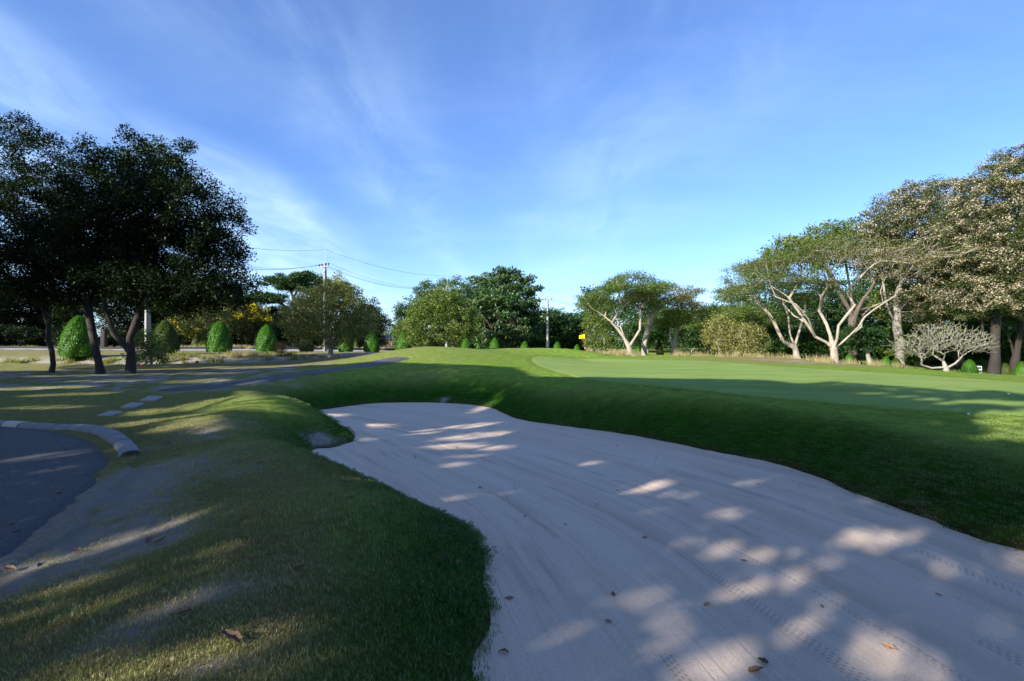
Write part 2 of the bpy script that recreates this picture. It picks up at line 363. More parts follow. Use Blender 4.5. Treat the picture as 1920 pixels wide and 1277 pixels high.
for a in [(620, 826, 2.2, .8, .4, 20), (530, 768, 2.2, .8, .3, 0), (830, 750, 2.3, .35, .3, 0), (1730, 945, 1.95, .35, .2, 0)]: bare = np.clip(bare+gauss(*a)*(n2*1.6-.25), 0, 1)
wild = np.clip(np.exp(-(dd/4.5)**2)+ss(60, 75, GY), 0, 1)
rr_ = np.hypot(GX, GY)
dens = ss(14, 3.5, rr_)**1.6*0.88+0.12*ss(24, 17, rr_)
dens *= ss(-0.01, 0.03, Sd)*(1-0.9*ss(.6, 1.0, bare))*ss(0.0, 0.3, lot_d)*ss(-.1, .1, green_d)*ss(0, .4, path_d)*(np.abs(AA.ravel()) < R(50))

# ------------------------------------------------------------------ ground materials
def turf_colour(t, pos, typ):
    a = 'dry'; dryv = t.attr('dry', typ); barev = t.attr('bare', typ); lush_shade = t.attr('lush', typ)
    n = t.noise(pos, 1.4, 5, 0.6); nf = t.noise(pos, 14, 3, 0.6)
    g = t.mix(t.math('MULTIPLY', t.math('ADD', n, nf), 0.5), (0.13, 0.23, 0.030), (0.23, 0.35, 0.065))
    g = t.mix(lush_shade, g, t.mix(nf, (0.014, 0.062, 0.006), (0.038, 0.125, 0.012)))  # lush green made darker, the shade on the bank put into it
    mott = t.noise(pos, 3.2, 5, 0.7); g = t.mix(1.0, g, t.mix(t.ramp(mott, [(0.3, 0.0), (0.7, 1.0)]), (0.62, 0.66, 0.6), (1.35, 1.25, 1.3)), 'MULTIPLY')
    g = t.mix(t.math('MULTIPLY', t.ramp(t.noise(pos, 7.5, 4, 0.7), [(0.60, 0.0), (0.72, 1.0)]), 0.35), g, (0.13, 0.115, 0.035))
    dr = t.mix(nf, (0.125, 0.112, 0.042), (0.34, 0.28, 0.155))
    f = t.math('MULTIPLY', dryv, t.ramp(t.noise(pos, 5.0, 5, 0.65), [(0.25, 0.55), (0.6, 1.0)]))
    return t.mix(f, g, dr), barev, nf
m_turf, t = new_mat('turf_soil')
pos = t.add('ShaderNodeNewGeometry').outputs['Position']
c, barev, nf = turf_colour(t, pos, 'GEOMETRY')
sandy = t.mix(t.noise(pos, 9, 5, 0.7), (0.22, 0.19, 0.155), (0.46, 0.42, 0.37))
bm = t.math('MULTIPLY', t.ramp(t.math('ADD', barev, t.math('MULTIPLY', t.math('SUBTRACT', t.noise(pos, 16, 6, 0.8), 0.5), 2.0)), [(0.30, 0.0), (0.75, 1.0)]), 0.95)
c = t.mix(bm, c, sandy)
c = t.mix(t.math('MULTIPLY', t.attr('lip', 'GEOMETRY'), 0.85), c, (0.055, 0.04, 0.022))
p = t.add('ShaderNodeBsdfPrincipled', ins={'Roughness': 1.0, 'Specular IOR Level': 0.0}); t.l.new(c, p.inputs['Base Color'])
hb = t.math('ADD', t.noise(pos, 60, 4, 0.7), t.math('MULTIPLY', t.noise(pos, 12, 4, 0.6), 1.2))
t.l.new(t.bump(hb, 1.0, 0.045), p.inputs['Normal']); finish(t, p.outputs[0])

m_blade, t = new_mat('grass_blade')
g_ = t.add('ShaderNodeNewGeometry'); pos = g_.outputs['Position']
c, barev, nf = turf_colour(t, pos, 'INSTANCER')
rn = g_.outputs['Random Per Island']
c = t.mix(t.ramp(rn, [(0.70, 0.0), (0.95, 0.6)]), c, (0.25, 0.23, 0.11))
c = t.mix(t.math('MULTIPLY', barev, 0.8, clamp=True), c, (0.34, 0.29, 0.19))
c = t.mix(1.0, c, t.mix(rn, (0.8, 0.8, 0.8), (1.5, 1.5, 1.4)), 'MULTIPLY')
d = t.add('ShaderNodeBsdfDiffuse'); t.l.new(c, d.inputs['Color'])
tr = t.add('ShaderNodeBsdfTranslucent'); t.l.new(t.mix(1.0, c, (1.1, 1.3, 0.5), 'MULTIPLY'), tr.inputs['Color'])
mx = t.add('ShaderNodeMixShader', ins={0: 0.35}); t.l.new(d.outputs[0], mx.inputs[1]); t.l.new(tr.outputs[0], mx.inputs[2])
gl = t.add('ShaderNodeBsdfGlossy', ins={'Roughness': 0.4}); mg = t.add('ShaderNodeMixShader', ins={0: 0.05}); t.l.new(mx.outputs[0], mg.inputs[1]); t.l.new(gl.outputs[0], mg.inputs[2])
finish(t, mg.outputs[0])

m_green, t = new_mat('mown_green')
pos = t.add('ShaderNodeNewGeometry').outputs['Position']
sx, sy, sz = t.sep(pos)
wv = t.math('SINE', t.math('MULTIPLY', t.math('ADD', t.math('MULTIPLY', sx, 0.55), sy), 1.9))
n = t.noise(t.mapping(pos, (0.5, 1.2, 1), rot=(0, 0, 0.3)), 0.8, 5, 0.6)
f = t.math('ADD', t.math('MULTIPLY', n, 1.2), t.math('MULTIPLY', wv, 0.05))
c = t.ramp(f, [(0.35, (0.17, 0.255, 0.058)), (0.8, (0.25, 0.335, 0.095))])
c = t.mix(0.35, c, t.mix(t.noise(pos, 130, 3), (0.05, 0.10, 0.03), (0.22, 0.30, 0.12)))
p = t.add('ShaderNodeBsdfPrincipled', ins={'Roughness': 1.0, 'Specular IOR Level': 0.0}); t.l.new(c, p.inputs['Base Color'])
t.l.new(t.bump(t.noise(pos, 160, 3), 0.5, 0.006), p.inputs['Normal']); finish(t, p.outputs[0])

m_asph, t = new_mat('worn_asphalt')
pos = t.add('ShaderNodeNewGeometry').outputs['Position']
n = t.noise(pos, 0.9, 5, 0.6); v = t.add('ShaderNodeTexVoronoi', ins={'Scale': 90.0}); t.l.new(pos, v.inputs['Vector'])
c = t.mix(n, (0.024, 0.027, 0.032), (0.060, 0.062, 0.066))
c = t.mix(t.ramp(t.noise(pos, 45, 3, 0.7), [(0.45, 0.0), (0.7, 0.75)]), c, (0.14, 0.14, 0.14))
c = t.mix(t.ramp(v.outputs['Distance'], [(0.0, 0.7), (0.35, 0.0)]), c, (0.13, 0.13, 0.13))
c = t.mix(t.ramp(t.noise(pos, 4, 6, 0.7), [(0.58, 0.0), (0.75, 0.6)]), c, (0.24, 0.22, 0.19))
p = t.add('ShaderNodeBsdfPrincipled', ins={'Roughness': 0.85}); t.l.new(c, p.inputs['Base Color'])
t.l.new(t.bump(t.noise(pos, 60, 4, 0.8), 0.9, 0.014), p.inputs['Normal']); finish(t, p.outputs[0])

m_road = plain('road_concrete', (0.30, 0.30, 0.31), 0.85, 0, 0.15, 0.6)

# sand: machine-raked arcs round a far centre, tyre prints along them
CXs, CYs = -16.0, 1.0
m_sand, t = new_mat('bunker_sand')
pos = t.add('ShaderNodeNewGeometry').outputs['Position']
sx, sy, sz = t.sep(pos)
ax_ = t.math('SUBTRACT', sx, CXs); ay_ = t.math('SUBTRACT', sy, CYs)
wb = t.math('MULTIPLY', t.math('SUBTRACT', t.noise(pos, 0.18, 2), 0.5), 0.8)
rr = t.math('ADD', t.math('SQRT', t.math('ADD', t.math('MULTIPLY', ax_, ax_), t.math('MULTIPLY', ay_, ay_))), wb)
th = t.math('MULTIPLY', t.math('ARCTAN2', ay_, ax_), 18.0)
ru = t.comb(rr, th)
grains = t.math('ADD', t.math('MULTIPLY', t.noise(pos, 150, 4, 0.75), 0.6), t.math('MULTIPLY', t.noise(pos, 55, 3, 0.6), 0.4))
rake = t.noise(t.mapping(ru, (26, 0.35, 1)), 1.0, 4, 0.6)
broad = t.noise(t.mapping(ru, (2.3, 0.16, 1)), 1.0, 4, 0.6)
gate = t.ramp(t.noise(pos, 0.5, 3), [(0.4, 0.5), (0.6, 1.5)])
h = t.math('ADD', t.math('MULTIPLY', rake, gate), t.math('MULTIPLY', grains, 1.2))
lump = t.noise(pos, 3.0, 4, 0.6); h = t.math('ADD', h, t.math('MULTIPLY', lump, 0.5))
h = t.math('ADD', h, t.math('MULTIPLY', broad, 0.4))
# tyre prints: dashes along selected arcs, where the tread bit in
tg = None
for r0, wdt, seed, thr in [(17.15, 0.05, 1.0, 0.50), (18.3, 0.07, 2.0, 0.46), (18.95, 0.03, 5.0, 0.48), (19.5, 0.06, 3.0, 0.5), (16.55, 0.04, 4.0, 0.52), (20.6, 0.05, 6.0, 0.5)]:
    dr = t.math('ABSOLUTE', t.math('SUBTRACT', rr, r0))
    on = t.math('LESS_THAN', dr, wdt)
    seg = t.math('GREATER_THAN', t.noise(t.comb(seed*7.0, t.math('MULTIPLY', th, 0.4)), 1.0, 2), thr)
    on = t.math('MULTIPLY', on, seg)
    tg = on if tg is None else t.math('MAXIMUM', tg, on)
row = t.math('MULTIPLY', rr, 1/0.036); rowf = t.math('FLOOR', row); rowd = t.math('ABSOLUTE', t.math('SUBTRACT', t.math('FRACT', row), 0.5))
al = t.math('ADD', t.math('MULTIPLY', th, 1/0.055), t.math('MULTIPLY', rowf, 0.5)); ald = t.math('ABSOLUTE', t.math('SUBTRACT', t.math('FRACT', al), 0.5))
dot = t.math('MULTIPLY', t.math('LESS_THAN', rowd, 0.3), t.math('LESS_THAN', ald, 0.25))
prints = t.math('MULTIPLY', tg, dot)
lines = t.ramp(t.noise(t.mapping(ru, (17, 0.22, 1), loc=(9, 2, 0)), 1.0, 3, 0.5), [(0.56, 0.0), (0.64, 1.0)])
h = t.math('SUBTRACT', h, t.math('MULTIPLY', lines, 0.28))
h2 = t.math('SUBTRACT', h, t.math('MULTIPLY', prints, 1.6))
c = t.ramp(broad, [(0.30, (0.56, 0.445, 0.345)), (0.52, (0.66, 0.535, 0.425)), (0.75, (0.69, 0.57, 0.465))])
c = t.mix(t.ramp(grains, [(0.34, 0.75), (0.47, 0.0)]), c, (0.23, 0.18, 0.14))
brown = t.ramp(t.math('MULTIPLY', t.noise(t.mapping(ru, (4.5, 0.2, 1), loc=(5, 3, 0)), 1.0, 5, 0.65), t.ramp(t.noise(pos, 0.35, 3), [(0.35, 0.7), (0.65, 1.05)])), [(0.50, 0.0), (0.66, 0.42)])
c = t.mix(brown, c, (0.30, 0.225, 0.165))
c = t.mix(t.math('MULTIPLY', lines, 0.13), c, (0.27, 0.20, 0.15))
c = t.mix(t.math('MULTIPLY', prints, 0.45), c, (0.22, 0.18, 0.14))
p = t.add('ShaderNodeBsdfPrincipled', ins={'Roughness': 0.95, 'Specular IOR Level': 0.15}); t.l.new(c, p.inputs['Base Color'])
t.l.new(t.bump(h2, 0.75, 0.022), p.inputs['Normal']); finish(t, p.outputs[0])

# ------------------------------------------------------------------ ground layers
zl = ZG - 0.03*sheet_s(lot_d)*(lot_d < .3) - 0.02*sheet_s(green_d, .25)*(green_d < .5) - 0.03*sheet_s(path_d)*(path_d < .3) - 0.06*sheet_s(road_d, .5)*(road_d < 1)
ins = ss(0.02, -0.25, Sd)
zl = np.where(Sd < 0.03, zl-ins*0.35, zl)
zl = zl+0.035*ss(0.0, 0.07, Sd)*ss(1.5, .3, Sd)
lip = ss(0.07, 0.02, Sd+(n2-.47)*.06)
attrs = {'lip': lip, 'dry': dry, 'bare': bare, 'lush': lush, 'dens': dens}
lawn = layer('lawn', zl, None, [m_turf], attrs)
layer('bunker_sand', Sz+0.0+(fbm(GX, GY, 1.2, 3)-.44)*0.03, Sd < 0.25, [m_sand])
layer('putting_green', ZG+0.02*sheet_s(green_d, .25), green_d < 0.3, [m_green])
layer('asphalt_lot', ZG+0.03*sheet_s(lot_d), lot_d < 0.3, [m_asph])
layer('cart_path', ZG+0.03*sheet_s(path_d), path_d < 0.3, [m_asph])
layer('road', ZG+0.06*sheet_s(road_d, .5), road_d < 0.9, [m_road])

# ------------------------------------------------------------------ turf blades (geometry nodes on the lawn)
def tuft_mesh():
    rs = np.random.RandomState(3); Vs = []; Fs = []; k = 0
    for isl in range(1):
        for b in range(120):
            cx, cy = rs.uniform(-.085, .085, 2); a = rs.uniform(0, 6.28); hgt = rs.uniform(.007, .018); ln = rs.uniform(.2, 1.1)*hgt
            wd = rs.uniform(.0009, .0016); b2 = rs.uniform(0, 6.28)
            sx, sy = math.cos(a)*wd, math.sin(a)*wd; lx, ly = math.cos(b2)*ln, math.sin(b2)*ln
            Vs += [(cx-sx, cy-sy, -.006), (cx+sx, cy+sy, -.006), (cx+lx*.45+sx*.8, cy+ly*.45+sy*.8, hgt*.7), (cx+lx*.45-sx*.8, cy+ly*.45-sy*.8, hgt*.7), (cx+lx, cy+ly, hgt)]
            Fs.append((k, k+1, k+2, k+3)); Fs.append((k+3, k+2, k+4, k+4)); k += 5
    q = [f for f in Fs if f[2] != f[3]]; tr = [f[:3] for f in Fs if f[2] == f[3]]
    return mesh('turf_grass', Vs, [np.array(q), np.array(tr)], [m_blade])
turf = link('turf_grass', tuft_mesh()); tag(turf, 'short green and dry turf grass blades covering the near lawn and bunker banks', 'grass', kind='stuff')
ng = bpy.data.node_groups.new('scatter_turf', 'GeometryNodeTree')
ng.interface.new_socket('Geometry', in_out='INPUT', socket_type='NodeSocketGeometry'); ng.interface.new_socket('Geometry', in_out='OUTPUT', socket_type='NodeSocketGeometry')
g = NT(ng)
gi = g.add('NodeGroupInput'); go = g.add('NodeGroupOutput')
oi = g.add('GeometryNodeObjectInfo'); oi.inputs['Object'].default_value = lawn
dp = g.add('GeometryNodeDistributePointsOnFaces', distribute_method='RANDOM')
na = g.add('GeometryNodeInputNamedAttribute', data_type='FLOAT'); na.inputs['Name'].default_value = 'dens'
mu = g.math('MULTIPLY', na.outputs['Attribute'], 330.0)
g.l.new(oi.outputs['Geometry'], dp.inputs['Mesh']); g.l.new(mu, dp.inputs['Density'])
ip = g.add('GeometryNodeInstanceOnPoints'); g.l.new(dp.outputs['Points'], ip.inputs['Points']); g.l.new(gi.outputs[0], ip.inputs['Instance'])
rv = g.add('FunctionNodeRandomValue', data_type='FLOAT_VECTOR'); rv.inputs[0].default_value = (-.12, -.12, 0); rv.inputs[1].default_value = (.12, .12, 6.283)
e2r = g.add('FunctionNodeEulerToRotation'); g.l.new(rv.outputs[0], e2r.inputs[0])
g.l.new(e2r.outputs[0], ip.inputs['Rotation'])
rv2 = g.add('FunctionNodeRandomValue', data_type='FLOAT'); rv2.inputs[2].default_value = .7; rv2.inputs[3].default_value = 1.45
g.l.new(rv2.outputs[1], ip.inputs['Scale']); g.l.new(ip.outputs[0], go.inputs[0])
md = turf.modifiers.new('scatter', 'NODES'); md.node_group = ng

#==OBJECTS==
# ------------------------------------------------------------------ plants: leaves, skeletons, trees
RS = np.random.RandomState
def leaves_arr(C, n, rc, flat, size, asp, seed, up=0.45, jit=0.35, hang=0.0):
    """n rhombic leaves round every centre in C"""
    rs = RS(seed); C = np.asarray(C, float); N = len(C)*n
    P = np.repeat(C, n, 0); rcv = np.repeat(rs.uniform(0.65, 1.3, len(C))*rc, n)[:, None]
    D = rs.normal(size=(N, 3)); D /= np.linalg.norm(D, axis=1)[:, None]
    P = P + D*(rs.rand(N, 1)**0.45)*rcv*np.array([1, 1, flat])
    nrm = rs.normal(size=(N, 3))*0.75+np.array([0, 0, up*2.0]); nrm /= np.linalg.norm(nrm, axis=1)[:, None]
    a = rs.normal(size=(N, 3))+D*0.6-np.array([0, 0, hang]); a -= (a*nrm).sum(1)[:, None]*nrm; a /= np.linalg.norm(a, axis=1)[:, None]+1e-9
    b = np.cross(nrm, a); L = size*rs.uniform(1-jit, 1+jit, (N, 1)); W = L*asp
    m = P+a*L*0.45-nrm*L*0.10
    V = np.stack([P, m+b*W*0.5, P+a*L, m-b*W*0.5], 1).reshape(-1, 3)
    Q = np.arange(N*4).reshape(N, 4)
    return V, Q
def crown_pts(ells, n, seed, shell=0.5):
    """points in a union of ellipsoids (cx,cy,cz,rx,ry,rz), biased to the outside, evenly spread"""
    rs = RS(seed); E = np.array(ells, float); w = (E[:, 3]*E[:, 4]*E[:, 5])**0.75; w /= w.sum()
    k = rs.choice(len(E), n*4, p=w); D = rs.normal(size=(n*4, 3)); D /= np.linalg.norm(D, axis=1)[:, None]
    r = rs.rand(n*4, 1)**(1/3.0); r = shell+(1-shell)*r if shell > 0 else r
    r = np.where(rs.rand(n*4, 1) < 0.3, rs.rand(n*4, 1)**0.5, r)
    P = E[k, :3]+D*r*E[k, 3:]*np.where(rs.rand(n*4, 1) < 0.12, rs.uniform(1.05, 1.3, (n*4, 1)), rs.uniform(0.8, 1.05, (n*4, 1)))
    out = [P[0]]; cand = P[1:]                  # best-candidate thinning for an even spread
    acc = np.array(out); i = 0; step = 4
    while len(out) < n and i+step <= len(cand):
        c = cand[i:i+step]; A = np.array(out)
        d = ((c[:, None]-A[None])**2).sum(2).min(1); out.append(c[d.argmax()]); i += step-1 if len(cand) > 3*n else step
    return np.array(out)
def skeleton(limbs, targets, r0, rtip, seed, rise=0.1, wob=0.06, seg=0.7, lmin=0.33):
    rs = RS(seed); pos = [np.array(limbs[0][0], float)]; par = [-1]; plen = [0.0]
    def addseg(k, path):
        for p in path:
            pos.append(np.asarray(p, float)); par.append(k); plen.append(plen[k]+float(np.linalg.norm(pos[-1]-pos[k]))); k = len(pos)-1
        return k
    for li, L in enumerate(limbs):
        L = [np.array(p, float) for p in L]
        k = 0 if li == 0 else int(((np.array(pos)-L[0])**2).sum(1).argmin())
        for p in L[1:]:
            s = pos[k].copy(); d = np.linalg.norm(p-s); m = max(1, int(d/seg))
            path = [s+(p-s)*(j+1)/m+(rs.normal(size=3)*wob*seg if j < m-1 else 0) for j in range(m)]
            k = addseg(k, path)
    nl = len(pos); T = np.asarray(targets, float)
    order = np.argsort(((T-np.array(pos[nl//2]))**2).sum(1)) if len(T) else []
    cap = len(pos)+len(T)*8+10; A = np.zeros((cap, 3)); A[:len(pos)] = pos; PL = np.zeros(cap); PL[:len(pos)] = plen
    minz = limbs[0][-1][2]*0.55 if len(limbs[0]) > 1 else 0
    tips = []
    for t in order:
        p = T[t]; n = len(pos)
        cost = np.sqrt(((A[:n]-p)**2).sum(1))+0.22*PL[:n]+np.maximum(A[:n, 2]-p[2], 0)*0.7+np.where(A[:n, 2] < minz, 6, 0)
        k = int(cost.argmin()); s = pos[k]; d = float(np.linalg.norm(p-s)); m = max(1, min(7, int(d/seg)))
        c = (s+p)/2+np.array([0, 0, -rise*d])*(-1)+rs.normal(size=3)*d*0.07
        path = []
        for j in range(m):
            u = (j+1)/m; path.append((1-u)**2*s+2*u*(1-u)*c+u*u*p+(rs.normal(size=3)*wob*seg*0.7 if j < m-1 else 0))
        k2 = addseg(k, path)
        for q in range(n, len(pos)): A[q] = pos[q]; PL[q] = plen[q]
        tips.append(k2)
    pos = np.array(pos); par = np.array(par); cnt = np.zeros(len(pos))
    has = np.zeros(len(pos), bool); has[par[1:]] = True; cnt[~has] = 1
    for q in range(len(pos)-1, 0, -1): cnt[par[q]] += cnt[q]
    rad_ = np.maximum(rtip*(1+0.15*np.log(cnt)), r0*(cnt/cnt[0])**0.74)
    rad_[:nl] = np.maximum(rad_[:nl], r0*lmin*(1-0.65*np.array(plen[:nl])/max(plen[:nl])))
    return pos, par, rad_
def tubes(pos, par, rad_, rough=0.0, seed=0, flare=1.35):
    rs = RS(seed); n = len(pos); kids = [[] for _ in range(n)]
    for q in range(1, n): kids[par[q]].append(q)
    chains = []; stack = [(0, -1)]
    while stack:
        s, prev = stack.pop(); ch = [prev, s] if prev >= 0 else [s]; cur = s
        while kids[cur]:
            ks = sorted(kids[cur], key=lambda q: -rad_[q]); nx = ks[0]
            for q in ks[1:]: stack.append((q, cur))
            ch.append(nx); cur = nx
        if len(ch) > 1: chains.append((ch, prev >= 0))
    V = []; Q = []; off = 0
    for ch, side in chains:
        P = pos[ch]; r = rad_[ch].copy()
        if side: r[0] = min(r[0], r[1]*1.25)
        else: r[0] *= flare
        k = 9 if r.max() > 0.12 else 6 if r.max() > 0.05 else 4 if r.max() > 0.02 else 3
        T = np.gradient(P, axis=0); T /= np.linalg.norm(T, axis=1)[:, None]+1e-9
        nrm = np.cross(T[0], [0.3, 0.9, 0.2]); nrm /= np.linalg.norm(nrm)+1e-9
        a = np.arange(k)*2*math.pi/k; ca, sa = np.cos(a)[:, None], np.sin(a)[:, None]
        for i_ in range(len(ch)):
            nrm = nrm-T[i_]*np.dot(nrm, T[i_]); nrm /= np.linalg.norm(nrm)+1e-9; b = np.cross(T[i_], nrm)
            rr_ = r[i_]*(1+rough*rs.uniform(-1, 1, (k, 1))) if k > 6 else r[i_]
            V.append(P[i_]+(nrm*ca+b*sa)*rr_)
        m = len(ch); ii = np.arange(m-1)[:, None]*k; jj = np.arange(k)[None]
        Q.append(np.stack([off+ii+jj, off+ii+(jj+1) % k, off+ii+k+(jj+1) % k, off+ii+k+jj], -1).reshape(-1, 4)); off += m*k
    return np.concatenate(V), np.concatenate(Q)

LM_ = leaf_mat
M = {
 'dark': LM_('leaf_dark', [(0.004, 0.009, 0.003), (0.008, 0.018, 0.004), (0.014, 0.028, 0.005), (0.02, 0.034, 0.008)], 0.25, 0.014, 0.5),  # dark leaves, blackened further to carry the shade on the left crowns
 'deep': LM_('leaf_deep_green', [(0.010, 0.035, 0.008), (0.022, 0.065, 0.014), (0.035, 0.085, 0.018), (0.05, 0.10, 0.03)], 0.2, 0.02, 0.45),
 'almond': LM_('leaf_broad_green', [(0.016, 0.05, 0.016), (0.045, 0.11, 0.035), (0.07, 0.15, 0.05), (0.15, 0.13, 0.05)], 0.2, 0.024, 0.4),
 'olive': LM_('leaf_olive', [(0.08, 0.105, 0.020), (0.17, 0.19, 0.04), (0.26, 0.26, 0.07), (0.36, 0.32, 0.15)], 0.3, 0.02, 0.5),
 'mid': LM_('leaf_mid_green', [(0.04, 0.08, 0.012), (0.09, 0.15, 0.025), (0.15, 0.21, 0.04), (0.22, 0.25, 0.06)], 0.3, 0.02, 0.5),
 'mid2': LM_('leaf_mixed_green', [(0.015, 0.035, 0.008), (0.035, 0.065, 0.014), (0.07, 0.10, 0.025), (0.15, 0.14, 0.06)], 0.3, 0.02, 0.5),
 'fern': LM_('leaf_fine_green', [(0.035, 0.085, 0.012), (0.065, 0.135, 0.02), (0.11, 0.175, 0.03), (0.17, 0.16, 0.045)], 0.35, 0.008, 0.6),
 'bronze': LM_('leaf_thinning', [(0.055, 0.09, 0.016), (0.10, 0.125, 0.028), (0.16, 0.145, 0.045), (0.20, 0.16, 0.09)], 0.35, 0.008, 0.6),
 'cream': LM_('leaf_cream', [(0.30, 0.24, 0.14), (0.46, 0.39, 0.27), (0.56, 0.49, 0.38), (0.50, 0.39, 0.27)], 0.3, 0.012, 0.6),
 'yellow': LM_('petal_yellow', [(0.55, 0.40, 0.01), (0.75, 0.55, 0.02), (0.70, 0.60, 0.03)], 0.35, 0.008, 0.6),
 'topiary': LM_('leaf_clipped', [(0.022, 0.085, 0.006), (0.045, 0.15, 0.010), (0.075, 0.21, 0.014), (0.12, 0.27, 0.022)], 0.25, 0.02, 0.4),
 'dull': LM_('leaf_clipped_dull_shaded', [(0.022, 0.05, 0.008), (0.05, 0.09, 0.014), (0.09, 0.12, 0.02), (0.13, 0.15, 0.03)], 0.25, 0.02, 0.4),  # duller copy; on shaded bushes the shade is put into the colour
 'straw': LM_('dry_straw', [(0.20, 0.15, 0.07), (0.34, 0.27, 0.14), (0.44, 0.37, 0.21), (0.26, 0.25, 0.10)], 0.3, 0.012, 0.6),
 'rust': LM_('rusty_twig', [(0.13, 0.055, 0.025), (0.28, 0.17, 0.07), (0.38, 0.27, 0.12)], 0.3, 0.008, 0.6),
 'bark': bark_mat('bark_dark', (0.045, 0.036, 0.028), (0.13, 0.105, 0.08)),
 'barkd': bark_mat('bark_shade', (0.014, 0.011, 0.009), (0.04, 0.032, 0.026)),  # bark colour darkened to carry the shade on the trunks
 'barkw': bark_mat('bark_pale', (0.13, 0.105, 0.08), (0.44, 0.385, 0.32)),
 'barkg': bark_mat('bark_grey', (0.16, 0.14, 0.115), (0.38, 0.34, 0.28)),
 'bone': bark_mat('bark_bone', (0.17, 0.16, 0.12), (0.38, 0.365, 0.29)),
}
def build_tree(name, limbs, ells, nt, nl, rc, flat, size, asp, leafm, barkm, r0=0.2, rtip=0.012, seed=1, shell=0.5, up=0.45, rise=0.1,
               extra=None, hang=0.0, wob=0.07, bare_frac=0.0, loc=(0, 0, 0), seg=0.7, lmin=0.33):
    """Empty at the base > trunk (with its branches), crown (leaves), optional blossom"""
    root = empty(name, loc)
    T = crown_pts(ells, nt, seed, shell)
    pos, par, rd = skeleton(limbs, T, r0, rtip, seed, rise, wob, seg, lmin)
    V, Q = tubes(pos, par, rd, 0.1, seed)
    link('trunk', mesh('trunk', V, Q, [M[barkm]], True), root)
    rs = RS(seed+9); keep = rs.rand(len(T)) >= bare_frac
    V, Q = leaves_arr(T[keep], nl, rc, flat, size, asp, seed+1, up, 0.35, hang)
    if leafm == 'dark' and size == 0.15:         # thin places through which the sun reaches the olive tree behind
        V4 = V.reshape(-1, 4, 3); A_ = V4.mean(1)+np.array(loc)-np.array([-14.2, 40, 3.6]); tt = -(A_@np.array(LD)); d2 = ((A_+tt[:, None]*np.array(LD))**2).sum(1)
        V = V4[(d2 > 11) | (V4.mean(1)[:, 2] > 8.5) | (rs.rand(len(V4)) < .5)].reshape(-1, 3); Q = np.arange(len(V)).reshape(-1, 4)
    link('crown', mesh('crown', V, Q, [M[leafm]]), root)
    if extra:
        for (nm, mat, frac, n2, sz, as2, crit) in extra:
            c = crit(T); s = T[c]; s = s[rs.rand(len(s)) < frac]
            if len(s):
                V, Q = leaves_arr(s, n2, rc*1.0, flat, sz, as2, seed+5, up, 0.3); link(nm, mesh(nm, V, Q, [M[mat]]), root)
    return root
def ptree(name, label, cat, px, py, D, limbs, ells, group=None, **kw):
    """a tree measured from the photograph: its outline scaled to its real size at its real distance"""
    x = (px-960)/F*D; z0 = hz(x, D)
    def cv(q): return ((q[0]-px)/F*D, (q[2] if len(q) > 2 else 0.0), EYE-(q[1]-640)/F*D-z0)
    L = [[cv(q) for q in l] for l in limbs]; L[0][0] = (L[0][0][0], L[0][0][1], -0.25)
    E = []
    for e in ells:
        cx, cy, rx, rz = e[:4]; dy = e[4] if len(e) > 4 else 0.0; ry = e[5] if len(e) > 5 else rx/F*D
        c = cv((cx, cy, dy)); E.append((c[0], c[1], c[2], rx/F*D, ry, rz/F*D))
    o = build_tree(name, L, E, leafm=kw.pop('leafm'), barkm=kw.pop('barkm'), loc=(x, D, z0), **kw)
    tag(o, label, cat, group); return o
ALL = lambda T: np.ones(len(T), bool)

# --- three dark trees on the left
GT = 'dark leafy trees on the bare soil'
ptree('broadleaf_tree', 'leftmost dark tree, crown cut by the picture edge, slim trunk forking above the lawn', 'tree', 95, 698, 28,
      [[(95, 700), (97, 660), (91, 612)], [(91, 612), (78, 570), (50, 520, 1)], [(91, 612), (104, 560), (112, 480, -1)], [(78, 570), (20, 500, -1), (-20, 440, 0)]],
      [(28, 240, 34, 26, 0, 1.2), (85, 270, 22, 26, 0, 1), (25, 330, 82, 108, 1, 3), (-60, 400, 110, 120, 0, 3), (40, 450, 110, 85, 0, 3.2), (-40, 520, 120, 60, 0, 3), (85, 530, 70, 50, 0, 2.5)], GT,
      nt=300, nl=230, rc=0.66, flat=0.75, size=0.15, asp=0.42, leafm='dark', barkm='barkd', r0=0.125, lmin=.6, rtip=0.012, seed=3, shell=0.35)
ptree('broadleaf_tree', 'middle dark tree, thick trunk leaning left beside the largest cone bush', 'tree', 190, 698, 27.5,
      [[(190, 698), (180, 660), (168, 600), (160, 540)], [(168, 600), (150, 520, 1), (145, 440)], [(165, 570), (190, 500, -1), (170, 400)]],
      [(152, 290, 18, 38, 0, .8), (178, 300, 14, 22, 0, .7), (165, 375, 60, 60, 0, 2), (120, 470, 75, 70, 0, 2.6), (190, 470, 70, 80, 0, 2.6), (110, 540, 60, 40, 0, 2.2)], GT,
      nt=200, nl=220, rc=0.62, flat=0.75, size=0.15, asp=0.42, leafm='dark', barkm='barkd', r0=0.18, rtip=0.012, seed=5, shell=0.35)
